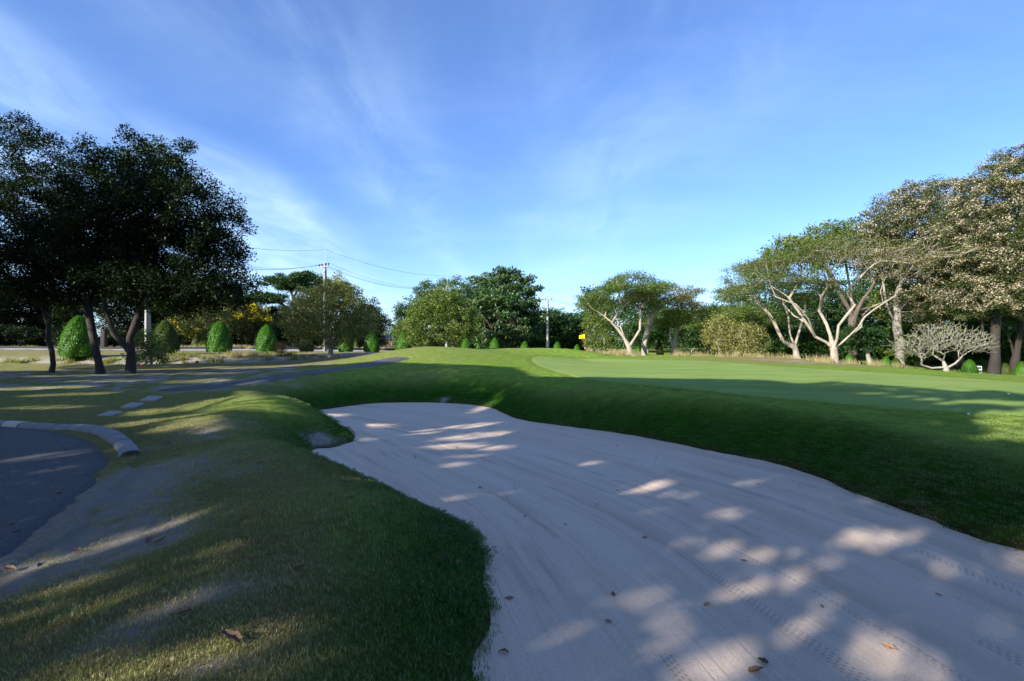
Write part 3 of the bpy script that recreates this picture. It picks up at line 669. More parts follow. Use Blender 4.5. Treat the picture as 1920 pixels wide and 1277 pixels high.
ptree('broadleaf_tree', 'dark tree with a forked Y trunk, the rightmost of the three on bare soil', 'tree', 245, 700, 27,
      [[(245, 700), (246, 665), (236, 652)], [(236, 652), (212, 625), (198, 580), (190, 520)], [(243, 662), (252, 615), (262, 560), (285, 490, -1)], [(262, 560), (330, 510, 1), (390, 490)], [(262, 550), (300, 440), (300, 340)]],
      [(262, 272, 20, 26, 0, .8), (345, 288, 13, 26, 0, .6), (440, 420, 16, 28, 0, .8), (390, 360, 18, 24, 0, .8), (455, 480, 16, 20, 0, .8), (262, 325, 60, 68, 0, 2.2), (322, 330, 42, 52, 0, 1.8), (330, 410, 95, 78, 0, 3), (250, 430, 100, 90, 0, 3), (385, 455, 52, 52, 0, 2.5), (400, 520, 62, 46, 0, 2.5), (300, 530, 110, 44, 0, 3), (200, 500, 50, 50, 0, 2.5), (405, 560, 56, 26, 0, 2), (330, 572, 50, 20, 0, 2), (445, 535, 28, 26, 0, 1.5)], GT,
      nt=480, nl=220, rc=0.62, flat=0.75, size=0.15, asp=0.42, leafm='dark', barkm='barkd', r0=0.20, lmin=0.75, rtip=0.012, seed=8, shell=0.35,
      extra=[('sunlit_top_leaves', 'mid', 0.35, 60, 0.13, 0.4, lambda T: T[:, 2] > 8.6)])  # lighter green on top: sun on the crown put into leaf colour
# --- middle distance
ptree('small_tree', 'round olive-leaved tree on the lawn edge in front of the tall utility pole', 'tree', 618, 672, 40,
      [[(618, 674), (620, 650), (628, 635)], [(628, 635), (645, 600), (668, 560)], [(622, 645), (610, 600, -1), (580, 560)], [(628, 635), (635, 590, 1), (630, 540)]],
      [(620, 590, 78, 58), (570, 600, 48, 42), (675, 605, 36, 46), (640, 550, 34, 30), (625, 640, 30, 16)],
      nt=300, nl=95, rc=0.5, flat=0.8, size=0.16, asp=0.5, leafm='olive', barkm='barkg', r0=0.2, rtip=0.014, seed=11, shell=0.55)
def umbrella_ells(cx, top, w, tiers, seed):
    rs = RS(seed); out = []
    for i in range(tiers):
        u = rs.uniform(-1, 1); out.append((cx+u*w*0.82, top+14+abs(u)**2*w*0.20+rs.uniform(0, 26), w*rs.uniform(.22, .36), rs.uniform(6, 10), rs.uniform(-4, 4), rs.uniform(2.0, 3.5)))
    return out
ptree('rain_tree', 'far dark-green umbrella-shaped rain tree behind the olive tree and the tall utility pole', 'tree', 560, 656, 92,
      [[(560, 658), (556, 620)], [(556, 620), (520, 570, 2), (480, 545)], [(556, 620), (590, 570, -2), (620, 550)], [(556, 610), (550, 560), (540, 530)]],
      umbrella_ells(550, 502, 95, 17, 4)+[(500, 560, 40, 9), (600, 570, 45, 10)],
      nt=330, nl=110, rc=1.0, flat=0.35, size=0.30, asp=0.5, leafm='deep', barkm='bark', r0=0.6, rtip=0.03, seed=12, shell=0.2, seg=1.5)
ptree('yellow_trumpet_tree', 'low tree with scattered yellow flowers behind the cone bush on the left', 'tree', 395, 655, 70,
      [[(395, 657), (398, 630)], [(398, 630), (370, 600), (350, 590)], [(398, 630), (420, 600), (430, 580)]],
      [(360, 605, 42, 30), (410, 600, 38, 32), (435, 585, 25, 25)],
      nt=150, nl=60, rc=0.7, flat=0.8, size=0.26, asp=0.5, leafm='mid2', barkm='bark', r0=0.18, rtip=0.02, seed=13,
      extra=[('blossom', 'yellow', 0.16, 30, 0.20, 0.9, ALL)])
ptree('yellow_trumpet_tree', 'tree topped with a dense bunch of yellow flowers behind and left of the olive tree', 'tree', 478, 655, 74,
      [[(478, 657), (478, 620), (470, 590)]],
      [(475, 590, 26, 18), (478, 615, 32, 22), (455, 600, 20, 20)],
      nt=110, nl=60, rc=0.6, flat=0.8, size=0.26, asp=0.5, leafm='mid2', barkm='bark', r0=0.18, rtip=0.02, seed=14,
      extra=[('blossom', 'yellow', 0.9, 70, 0.22, 0.9, lambda T: T[:, 2] > 4.2)])
ptree('broadleaf_tree', 'lime-olive rounded tree on the left front of the central tree group', 'tree', 828, 654, 60,
      [[(828, 656), (826, 630)], [(826, 630), (800, 600), (790, 580)], [(826, 630), (845, 590), (840, 560)]],
      [(825, 575, 44, 34), (800, 605, 42, 38), (852, 600, 42, 42), (790, 632, 30, 20), (860, 630, 30, 20)],
      nt=300, nl=85, rc=0.62, flat=0.8, size=0.22, asp=0.5, leafm='mid', barkm='bark', r0=0.25, rtip=0.016, seed=15, shell=0.5)
ptree('broadleaf_tree', 'tall dark tree at the back of the central group, rising above the lime-olive one', 'tree', 850, 654, 84,
      [[(850, 656), (850, 600)], [(850, 600), (810, 560), (790, 545)], [(850, 600), (880, 560), (890, 540)]],
      [(840, 552, 62, 26), (900, 550, 50, 24), (800, 575, 38, 32), (860, 590, 70, 40), (905, 620, 50, 30)],
      nt=330, nl=90, rc=0.9, flat=0.6, size=0.32, asp=0.5, leafm='almond', barkm='bark', r0=0.4, rtip=0.03, seed=16, shell=0.5, seg=1.2)
ptree('almond_tree', 'tallest dark tree of the central group, with broad leaves in flat tiers', 'tree', 950, 656, 72,
      [[(950, 660), (952, 600), (950, 530)], [(952, 600), (910, 580), (880, 575)], [(952, 590), (990, 570), (1000, 560)]],
      [(945, 515, 32, 8), (965, 524, 36, 8), (925, 528, 34, 7), (985, 538, 28, 8), (950, 548, 62, 13), (940, 570, 75, 17), (965, 595, 58, 24), (900, 600, 45, 28), (945, 628, 66, 24)],
      nt=430, nl=75, rc=0.75, flat=0.45, size=0.38, asp=0.55, leafm='almond', barkm='bark', r0=0.4, rtip=0.03, seed=17, shell=0.45, seg=1.1)
ptree('broadleaf_tree', 'small dark tree standing behind the palm between the olive tree and the central group', 'tree', 770, 650, 86,
      [[(770, 655), (768, 620)]], [(752, 590, 15, 20), (776, 592, 22, 22), (765, 620, 26, 22)],
      nt=120, nl=70, rc=0.8, flat=0.8, size=0.32, asp=0.5, leafm='deep', barkm='bark', r0=0.25, rtip=0.03, seed=18, seg=1.2)
ptree('shrub', 'pale green rounded shrub left of the lime-olive tree, behind the mound', 'shrub', 760, 655, 66,
      [[(760, 657), (760, 640)]], [(758, 628, 20, 24), (775, 640, 18, 14)],
      nt=90, nl=70, rc=0.6, flat=0.8, size=0.2, asp=0.5, leafm='mid', barkm='bark', r0=0.1, rtip=0.02, seed=19)
# dark wood right of the centre
for k, (px, D, top, lab) in enumerate([(1032, 98, 578, 'dark dense tree directly behind the lamp pole'), (1068, 104, 586, 'dark dense tree right of the lamp pole, left of the pale rain tree'),
                                       (1003, 96, 590, 'dark dense tree between the tiered tree and the lamp pole')]):
    ptree('dense_tree', lab, 'tree', px, 657, D, [[(px, 659), (px, 620)]], [(px, top+24, 32, 22), (px-14, top+50, 30, 26), (px+14, top+48, 30, 26)],
          nt=150, nl=90, rc=1.1, flat=0.7, size=0.38, asp=0.5, leafm='deep', barkm='barkd', r0=0.3, rtip=0.03, seed=20+k, group='dark trees behind the lamp pole', seg=1.4)
for k, (px, D, lab) in enumerate([(1108, 58, 'slender pale-stemmed small tree just right of the flag'), (1132, 57, 'slender small tree midway between the flag and the forked rain tree')]):
    ptree('small_tree', lab, 'tree', px, 664, D, [[(px, 666), (px+2, 620), (px-2, 580)]], [(px, 575, 18, 22), (px+3, 610, 17, 24), (px+4, 640, 17, 18)],
          nt=90, nl=50, rc=0.55, flat=0.8, size=0.22, asp=0.5, leafm='mid', barkm='barkg', r0=0.11, rtip=0.014, seed=24+k)
# rain trees right of the flag
ptree('rain_tree', 'pale-trunked rain tree with a V fork standing in dry grass right of the flag', 'tree', 1183, 669, 48,
      [[(1182, 672), (1180, 652)], [(1180, 652), (1170, 635), (1158, 618), (1134, 595), (1108, 578)], [(1178, 648), (1167, 625), (1160, 597, 1), (1138, 563)], [(1181, 650), (1195, 620, -1), (1200, 580), (1215, 560)], [(1160, 597), (1175, 570, -1), (1195, 545)]],
      umbrella_ells(1165, 520, 80, 15, 7)+[(1190, 522, 40, 9), (1110, 560, 32, 10), (1150, 575, 40, 12), (1225, 535, 40, 9)],
      nt=520, nl=44, rc=0.55, flat=0.5, size=0.16, asp=0.4, leafm='fern', barkm='barkw', r0=0.25, rtip=0.014, seed=27, shell=0.2, group='pale-barked rain trees')
ptree('rain_tree', 'leaning pale single-stem rain tree just right of the V-forked one', 'tree', 1210, 670, 51,
      [[(1207, 672), (1212, 630), (1221, 597), (1229, 570)], [(1221, 597), (1205, 570), (1190, 555)], [(1221, 597), (1245, 570), (1270, 555)]],
      umbrella_ells(1240, 528, 72, 12, 9)+[(1290, 548, 34, 11)],
      nt=320, nl=40, rc=0.55, flat=0.5, size=0.17, asp=0.4, leafm='bronze', barkm='barkg', r0=0.26, rtip=0.014, seed=29, shell=0.2, bare_frac=.2, group='pale-barked rain trees')
ptree('rain_tree', 'grey two-stemmed rain tree, third trunk right of the flag beside the grassy rise', 'tree', 1262, 666, 54,
      [[(1262, 668), (1266, 640), (1274, 605), (1280, 585)], [(1264, 655), (1256, 625), (1262, 590)], [(1274, 605), (1300, 585), (1330, 575)]],
      umbrella_ells(1300, 562, 78, 14, 10),
      nt=360, nl=42, rc=0.6, flat=0.45, size=0.18, asp=0.4, leafm='fern', barkm='barkg', r0=0.27, rtip=0.014, seed=31, shell=0.2, group='pale-barked rain trees')
ptree('rain_tree', 'wide low green rain tree behind the olive scrubby shrubs', 'tree', 1372, 668, 62,
      [[(1372, 671), (1374, 640)], [(1374, 640), (1340, 605), (1310, 590)], [(1374, 640), (1410, 600), (1440, 585)], [(1374, 640), (1376, 600)]],
      umbrella_ells(1372, 562, 92, 18, 61)+[(1372, 590, 60, 10), (1320, 600, 34, 9), (1430, 600, 34, 9)],
      nt=420, nl=48, rc=0.65, flat=0.45, size=0.2, asp=0.4, leafm='fern', barkm='barkg', r0=0.26, rtip=0.016, seed=62, shell=0.2, group='pale-barked rain trees')
for k, (px, D, top, w, lab) in enumerate([(1330, 84, 572, 75, 'far umbrella tree behind the third rain tree trunk'), (1430, 88, 566, 85, 'far umbrella tree between the two olive shrubs and the big white tree'),
                                          (1235, 90, 585, 60, 'far low umbrella tree seen through the pale rain trunks')]):
    ptree('rain_tree', lab, 'tree', px, 662, D, [[(px, 664), (px, 625)], [(px, 625), (px-w*.5, 595)], [(px, 625), (px+w*.5, 595)]], umbrella_ells(px, top, w, 12, 30+k)+[(px, 625, w*.7, 14)],
          nt=210, nl=90, rc=1.0, flat=0.4, size=0.33, asp=0.5, leafm='deep', barkm='barkd', r0=0.45, rtip=0.03, seed=34+k, shell=0.2, group='far umbrella trees', seg=1.5)
for k, (px, D, cx, cy, rx, rz, lab) in enumerate([(1352, 45, 1350, 628, 30, 34, 'olive scrubby shrub in the dry grass, left of the pair before the white trees'), (1400, 44, 1400, 635, 36, 30, 'olive scrubby shrub in the dry grass, right of the pair before the white trees')]):
    ptree('shrub', lab, 'shrub', px, 674, D, [[(px, 678), (px-3, 655), (px-12, 630)], [(px-3, 655), (px+12, 630)], [(px, 668), (px+14, 650)]], [(cx, cy, rx, rz), (cx+8, cy+18, rx*.8, rz*.5)],
          nt=200, nl=26, rc=0.42, flat=0.8, size=0.16, asp=0.45, leafm='olive', barkm='barkg', r0=0.12, rtip=0.012, seed=37+k, shell=0.45, group='scrubby shrubs in the dry grass')
# big white-barked trees
ptree('rain_tree', 'big white-barked rain tree with wide spreading limbs at the edge of the green', 'tree', 1563, 684, 36,
      [[(1564, 687), (1565, 668), (1563, 655)],
       [(1563, 655), (1549, 643), (1529, 633), (1511, 606), (1503, 592, 1), (1489, 568, 1.5)],
       [(1566, 652), (1558, 609, .5), (1552, 582, 1), (1540, 558), (1517, 515, 1), (1500, 488)],
       [(1567, 648), (1564, 612, -.5), (1585, 576, -1), (1588, 552), (1609, 510, -1)],
       [(1569, 655), (1594, 630), (1615, 615), (1636, 591, 1), (1651, 576, 1), (1678, 558), (1701, 528, .5), (1716, 495)],
       [(1594, 630), (1603, 597, -1), (1618, 585, -1), (1640, 560, -2)], [(1651, 576), (1651, 547), (1660, 522)], [(1529, 633), (1500, 600, -1), (1470, 575, -1.5), (1440, 560, -1)],
       [(1552, 582), (1575, 545, 1.5), (1590, 500, 2)], [(1511, 606), (1480, 560, 0), (1450, 535, .5)]],
      umbrella_ells(1560, 448, 160, 22, 41)+[(1400, 525, 50, 14, 0, 3), (1440, 500, 50, 14, 0, 3), (1370, 548, 32, 10, 0, 2.5), (1500, 520, 70, 16, 0, 4), (1640, 470, 70, 14, 0, 4), (1560, 470, 80, 18, 0, 4), (1700, 510, 40, 14, 0, 3)],
      nt=980, nl=22, rc=0.45, flat=0.5, size=0.14, asp=0.35, leafm='bronze', barkm='barkw', r0=0.25, rtip=0.011, seed=42, shell=0.2, bare_frac=0.35, group='white-barked rain trees',
      extra=[('green_leaves', 'fern', 0.6, 34, 0.14, 0.35, lambda T: T[:, 0] < -1.5)])
ptree('rain_tree', 'smaller white-barked rain tree with a long left limb, left of the biggest white one', 'tree', 1494, 675, 40,
      [[(1495, 678), (1493, 662), (1490, 652)], [(1490, 655), (1469, 642), (1454, 610), (1436, 585), (1420, 570)], [(1492, 652), (1481, 627), (1478, 594), (1469, 570), (1460, 540)],
       [(1495, 650), (1502, 612), (1510, 582), (1515, 550)], [(1454, 610), (1440, 570, 1), (1420, 545, 1)]],
      umbrella_ells(1450, 515, 85, 14, 44)+[(1410, 545, 45, 10, 0, 3)],
      nt=420, nl=34, rc=0.45, flat=0.5, size=0.15, asp=0.35, leafm='fern', barkm='barkw', r0=0.22, rtip=0.012, seed=44, shell=0.2, bare_frac=0.15, group='white-barked rain trees')
ptree('broadleaf_tree', 'tall green-olive tree whose top rises just behind the big white-barked tree', 'tree', 1600, 682, 50,
      [[(1600, 684), (1598, 600), (1590, 520)], [(1598, 600), (1560, 520), (1530, 470)], [(1598, 600), (1640, 530), (1650, 480)]],
      [(1560, 442, 46, 26), (1490, 470, 55, 26), (1610, 452, 60, 30), (1430, 510, 40, 20), (1650, 480, 50, 50), (1540, 480, 60, 26), (1680, 560, 50, 50)],
      nt=380, nl=70, rc=0.75, flat=0.6, size=0.24, asp=0.5, leafm='mid', barkm='bark', r0=0.4, rtip=0.02, seed=46, shell=0.5, seg=1.0)
ptree('small_tree', 'low tree with a leaning grey trunk right of the big white-barked tree', 'tree', 1632, 689, 38,
      [[(1634, 692), (1627, 665), (1622, 650)], [(1627, 665), (1640, 645)]], [(1615, 632, 34, 20), (1640, 640, 20, 14), (1600, 645, 20, 12)],
      nt=130, nl=60, rc=0.42, flat=0.6, size=0.15, asp=0.5, leafm='deep', barkm='barkg', r0=0.15, rtip=0.012, seed=47)
GF = 'tall trees with cream seed clusters'
cl = lambda fr, n, sz=0.20: [('seed_clusters', 'cream', fr, n, sz, 0.6, ALL)]
ptree('tall_tree', 'cream-flecked tall tree directly right of the big white-barked tree', 'tree', 1688, 694, 42,
      [[(1688, 697), (1686, 640), (1680, 560), (1690, 500)], [(1684, 620), (1660, 560), (1650, 500)], [(1686, 600), (1730, 540), (1740, 480)], [(1690, 500), (1700, 430), (1720, 380)]],
      [(1740, 372, 74, 30), (1680, 402, 56, 30), (1650, 430, 40, 26), (1720, 430, 90, 42), (1690, 490, 70, 40), (1760, 500, 70, 50), (1730, 570, 60, 40)],
      group=GF, nt=640, nl=90, rc=0.55, flat=0.6, size=0.15, asp=0.5, leafm='mid2', barkm='barkg', r0=0.32, rtip=0.016, seed=51, shell=0.5, seg=0.9, extra=cl(0.5, 95, .125))
ptree('tall_tree', 'tallest cream-flecked tree, with a two-stemmed trunk left of the dark clipped bush', 'tree', 1862, 706, 36,
      [[(1862, 709), (1866, 670), (1868, 600), (1860, 520)], [(1866, 690), (1845, 640), (1838, 580), (1820, 520)], [(1866, 600), (1900, 520), (1910, 420)], [(1860, 520), (1850, 420), (1870, 350)]],
      [(1905, 325, 62, 42), (1850, 372, 60, 40), (1930, 420, 70, 70), (1850, 460, 66, 60), (1800, 430, 40, 40), (1900, 540, 80, 50), (1830, 560, 52, 40)],
      group=GF, nt=700, nl=90, rc=0.53, flat=0.6, size=0.14, asp=0.5, leafm='mid2', barkm='barkd', r0=0.30, rtip=0.016, seed=53, shell=0.5, seg=0.9, extra=cl(0.62, 120, .12))
ptree('tall_tree', 'dark multi-stemmed tall tree at the far right edge beside the bright cone bush', 'tree', 1903, 708, 38,
      [[(1903, 711), (1903, 680), (1908, 640), (1935, 560)], [(1903, 680), (1888, 600), (1880, 540)], [(1905, 670), (1915, 600), (1925, 500)]],
      [(1960, 480, 80, 80), (1930, 570, 60, 40), (1880, 520, 40, 50), (1990, 400, 80, 80)],
      group=GF, nt=330, nl=80, rc=0.65, flat=0.6, size=0.2, asp=0.5, leafm='deep', barkm='barkd', r0=0.28, rtip=0.016, seed=55, shell=0.5, seg=0.9)
ptree('tall_tree', 'dark green tall tree filling the gap between the two cream-flecked ones', 'tree', 1800, 700, 50,
      [[(1800, 703), (1798, 640), (1795, 560)], [(1798, 640), (1770, 560), (1760, 500)], [(1798, 620), (1830, 540), (1850, 480)]],
      [(1790, 470, 60, 60), (1760, 560, 60, 50), (1840, 560, 60, 60), (1800, 620, 60, 30), (1810, 430, 50, 50)],
      group=GF, nt=420, nl=80, rc=0.85, flat=0.6, size=0.27, asp=0.5, leafm='deep', barkm='barkd', r0=0.4, rtip=0.02, seed=57, shell=0.5, seg=1.1, extra=cl(0.2, 20))
for k, (px, D, cx, cy, rx, rz, lab) in enumerate([(1720, 56, 1715, 640, 56, 34, 'dark leafy tree in the shade behind the leafless tree, left side'), (1776, 58, 1780, 650, 56, 34, 'dark leafy tree in the shade behind the leafless tree, right side'),
        (1668, 60, 1665, 640, 46, 36, 'shaded low tree behind the pair of cone bushes'), (1880, 60, 1885, 640, 66, 46, 'grey-green tree in the shade beyond the thick dark trunks'),
        (1560, 62, 1550, 640, 60, 30, 'shaded low tree seen through the limbs of the big white-barked tree'), (1480, 64, 1470, 636, 60, 26, 'shaded low tree behind the smaller white-barked tree'), (1945, 52, 1945, 630, 60, 66, 'dense dark tree filling the right picture edge'),
        (1500, 68, 1500, 575, 74, 52, 'tall shaded tree directly behind the fork of the smaller white-barked tree'), (1615, 66, 1615, 575, 66, 60, 'tall shaded tree behind the right limb of the big white-barked tree'), (1400, 74, 1395, 600, 60, 42, 'tall shaded tree behind the right scrubby shrub'),
        (1300, 74, 1300, 615, 52, 36, 'shaded tree behind the third pale rain tree trunk'), (1215, 76, 1215, 615, 50, 34, 'shaded tree seen between the first pale rain tree trunks')]):
    ptree('dense_tree', lab, 'tree', px, 690, D, [[(px, 694), (px-2, 660)], [(px-2, 662), (px+14, 630)]], [(cx, cy, rx, rz), (cx+14, cy-10, rx*.7, rz*.8), (cx-16, cy+12, rx*.8, rz*.6)],
          nt=200, nl=85, rc=0.85, flat=0.6, size=0.27, asp=0.5, leafm='deep' if k % 3 else 'fern', barkm='barkg', r0=0.2, rtip=0.02, seed=60+k, group='shaded trees behind the front row', seg=1.1)
# leafless tree
def frangipani():
    px, D = 1773, 29.5; x = (px-960)/F*D; z0 = hz(x, D); s = D/F
    cv = lambda q: ((q[0]-px)*s, (q[2] if len(q) > 2 else 0), EYE-(q[1]-640)*s-z0)
    L = [[(1773, 708), (1774, 692), (1770, 690)], [(1771, 692), (1752, 692, .2), (1735, 686, .3), (1728, 672), (1722, 655)], [(1774, 690), (1785, 683, -.2), (1805, 668)], [(1774, 688), (1768, 678), (1758, 666, -.5)]]
    L = [[cv(q) for q in l] for l in L]
    E = [(1722, 648, 46, 24), (1756, 634, 42, 26), (1800, 638, 50, 24), (1836, 646, 28, 20), (1694, 655, 24, 15), (1740, 616, 26, 10), (1778, 612, 24, 9)]
    E = [cv((e[0], e[1], 0))+(e[2]*s, e[2]*s*1.0, e[3]*s) for e in E]
    root = empty('leafless_tree', (x, D, z0))
    T = crown_pts(E, 1500, 71, 0.3)
    pos, par, rd = skeleton(L, T, 0.14, 0.0075, 71, -0.12, 0.05, 0.35)
    V, Q = tubes(pos, par, rd, 0.1, 71); link('branches', mesh('branches', V, Q, [M['bone']], True), root)
    V, Q = leaves_arr(T[::6], 3, 0.12, 0.8, 0.13, 0.4, 72); link('crown', mesh('crown', V, Q, [M['mid']]), root)
    tag(root, 'leafless pale tree with a wide dome of stubby twigs and a low sideways limb', 'tree')
frangipani()
# --- trees beyond the road on the left
GL = 'dark trees beyond the road on the left'
proto_bg = None
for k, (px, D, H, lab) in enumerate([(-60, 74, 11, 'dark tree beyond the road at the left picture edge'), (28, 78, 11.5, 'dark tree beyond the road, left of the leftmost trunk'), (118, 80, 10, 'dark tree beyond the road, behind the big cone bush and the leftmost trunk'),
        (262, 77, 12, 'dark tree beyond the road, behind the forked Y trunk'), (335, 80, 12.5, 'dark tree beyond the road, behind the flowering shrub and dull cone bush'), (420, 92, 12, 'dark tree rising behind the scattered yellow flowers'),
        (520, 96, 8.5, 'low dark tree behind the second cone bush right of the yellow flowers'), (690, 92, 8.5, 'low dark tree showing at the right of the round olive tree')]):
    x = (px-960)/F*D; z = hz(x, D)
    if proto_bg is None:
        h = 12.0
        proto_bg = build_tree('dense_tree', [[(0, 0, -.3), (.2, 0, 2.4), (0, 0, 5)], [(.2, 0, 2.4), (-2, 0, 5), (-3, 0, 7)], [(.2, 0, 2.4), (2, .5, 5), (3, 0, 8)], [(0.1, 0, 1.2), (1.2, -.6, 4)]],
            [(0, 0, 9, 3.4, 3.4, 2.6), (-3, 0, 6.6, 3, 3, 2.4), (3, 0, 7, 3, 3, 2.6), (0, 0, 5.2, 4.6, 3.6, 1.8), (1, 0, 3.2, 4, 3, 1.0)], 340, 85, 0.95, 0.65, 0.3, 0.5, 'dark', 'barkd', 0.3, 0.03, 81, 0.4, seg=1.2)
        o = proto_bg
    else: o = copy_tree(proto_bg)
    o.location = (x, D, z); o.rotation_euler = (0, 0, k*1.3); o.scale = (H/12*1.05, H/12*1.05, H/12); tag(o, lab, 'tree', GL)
# roadside shrubs (beyond the road)
proto_sh = None
for k, (px, D, H, lab) in enumerate([(20, 66, 3.2, 'dark shrub beyond the road, far left'), (70, 68, 3.0, 'dark shrub beyond the road, left of the leftmost trunk'), (130, 66, 3.2, 'dark shrub beyond the road, left of the big cone bush'),
        (228, 70, 3.0, 'dark shrub beyond the road seen inside the fork of the Y trunk'), (300, 72, 4.0, 'dark shrub beyond the road behind the dull cone bush'), (350, 74, 3.5, 'dark shrub beyond the road left of the brightest cone bush'),
        (455, 78, 5.0, 'dark tall shrub under the dense yellow flowers'), (530, 80, 5.0, 'dark tall shrub beyond the rusty bush'), (590, 82, 5.0, 'dark shrub beyond the road behind the olive tree'), (680, 84, 4.0, 'dark shrub beyond the road, right of the olive tree'),
        (-40, 64, 3.2, 'dark shrub beyond the road at the left edge')]):
    x = (px-960)/F*D; z = hz(x, D)
    if proto_sh is None:
        proto_sh = build_tree('shrub', [[(0, 0, -.2), (0, 0, 1.0)]], [(0, 0, 1.7, 2.4, 1.8, 1.3), (-1.6, 0, 1.2, 1.6, 1.5, 1.0), (1.6, .3, 1.3, 1.8, 1.5, 1.1)], 130, 80, 0.5, 0.8, 0.2, 0.5, 'dark', 'barkd', 0.1, 0.02, 83, 0.4)
        o = proto_sh
    else: o = copy_tree(proto_sh)
    o.location = (x, D, z); o.rotation_euler = (0, 0, k*1.1); o.scale = (1.05, 1.05, H/3.0); tag(o, lab, 'shrub', 'dark shrubs beyond the road')
ptree('shrub', 'straggly yellow-green shrub growing between the Y trunk and the dull cone bush', 'shrub', 285, 688, 34,
      [[(285, 692), (282, 670), (270, 645)], [(282, 675), (298, 655)], [(283, 680), (262, 668)]], [(272, 640, 16, 22), (290, 655, 20, 20), (262, 672, 22, 10), (300, 672, 14, 10)],
      nt=120, nl=20, rc=0.33, flat=0.9, size=0.16, asp=0.5, leafm='mid', barkm='barkg', r0=0.07, rtip=0.01, seed=91)
ptree('shrub', 'rusty dry feathery bush on the ditch bank left of the olive tree', 'shrub', 526, 676, 41,
      [[(526, 680), (526, 668)]], [(527, 655, 11, 11), (526, 668, 9, 8)], nt=90, nl=20, rc=0.16, flat=1.6, size=0.18, asp=0.09, leafm='rust', barkm='bark', r0=0.05, rtip=0.008, seed=92, up=0.0, hang=-1.5)
# palm
def palm():
    px, D = 742, 88; x = (px-960)/F*D; z0 = hz(x, D); root = empty('palm_tree', (x, D, z0)); rs = RS(4)
    H = EYE-(618-640)/F*D-z0
    pos = np.array([(0.6*math.sin(i*.25), 0, -0.3+i*(H+.3)/10) for i in range(11)]); V, Q = tubes(pos, np.arange(-1, 10), np.linspace(.24, .15, 11), .08, 1)
    link('trunk', mesh('trunk', V, Q, [M['barkg']], True), root)
    V = []; Q = []; top = pos[-1]
    for f in range(16):
        a = f*2.4; tilt = rs.uniform(-.1, 1.1); L = rs.uniform(2.6, 3.6); prev = None
        for s in range(22):
            u = s/21; r = L*u; zz = L*(math.sin(tilt)*u-0.75*u*u); c = top+np.array([math.cos(a)*r*math.cos(tilt*.6), math.sin(a)*r*math.cos(tilt*.6), zz])
            side = np.array([-math.sin(a), math.cos(a), 0]); fw = np.array([math.cos(a), math.sin(a), -.5]); ll = 0.75*math.sin(math.pi*min(1, u*.9+.12))
            for sg in (-1, 1):
                k = len(V); t = c+side*sg*ll+fw*ll*.5+np.array([0, 0, -ll*.45]); V += [c, c+fw*.10, t]; Q.append((k, k+1, k+2))
    link('fronds', mesh('fronds', V, np.array(Q), [M['deep']]), root)
    tag(root, 'palm with drooping fronds beside the low grey roof behind the mound', 'palm')
palm()
# --- trees out of the picture, behind and left of the camera, that shade the bunker and the green
GB = 'tall trees behind the camera that shade the bunker'
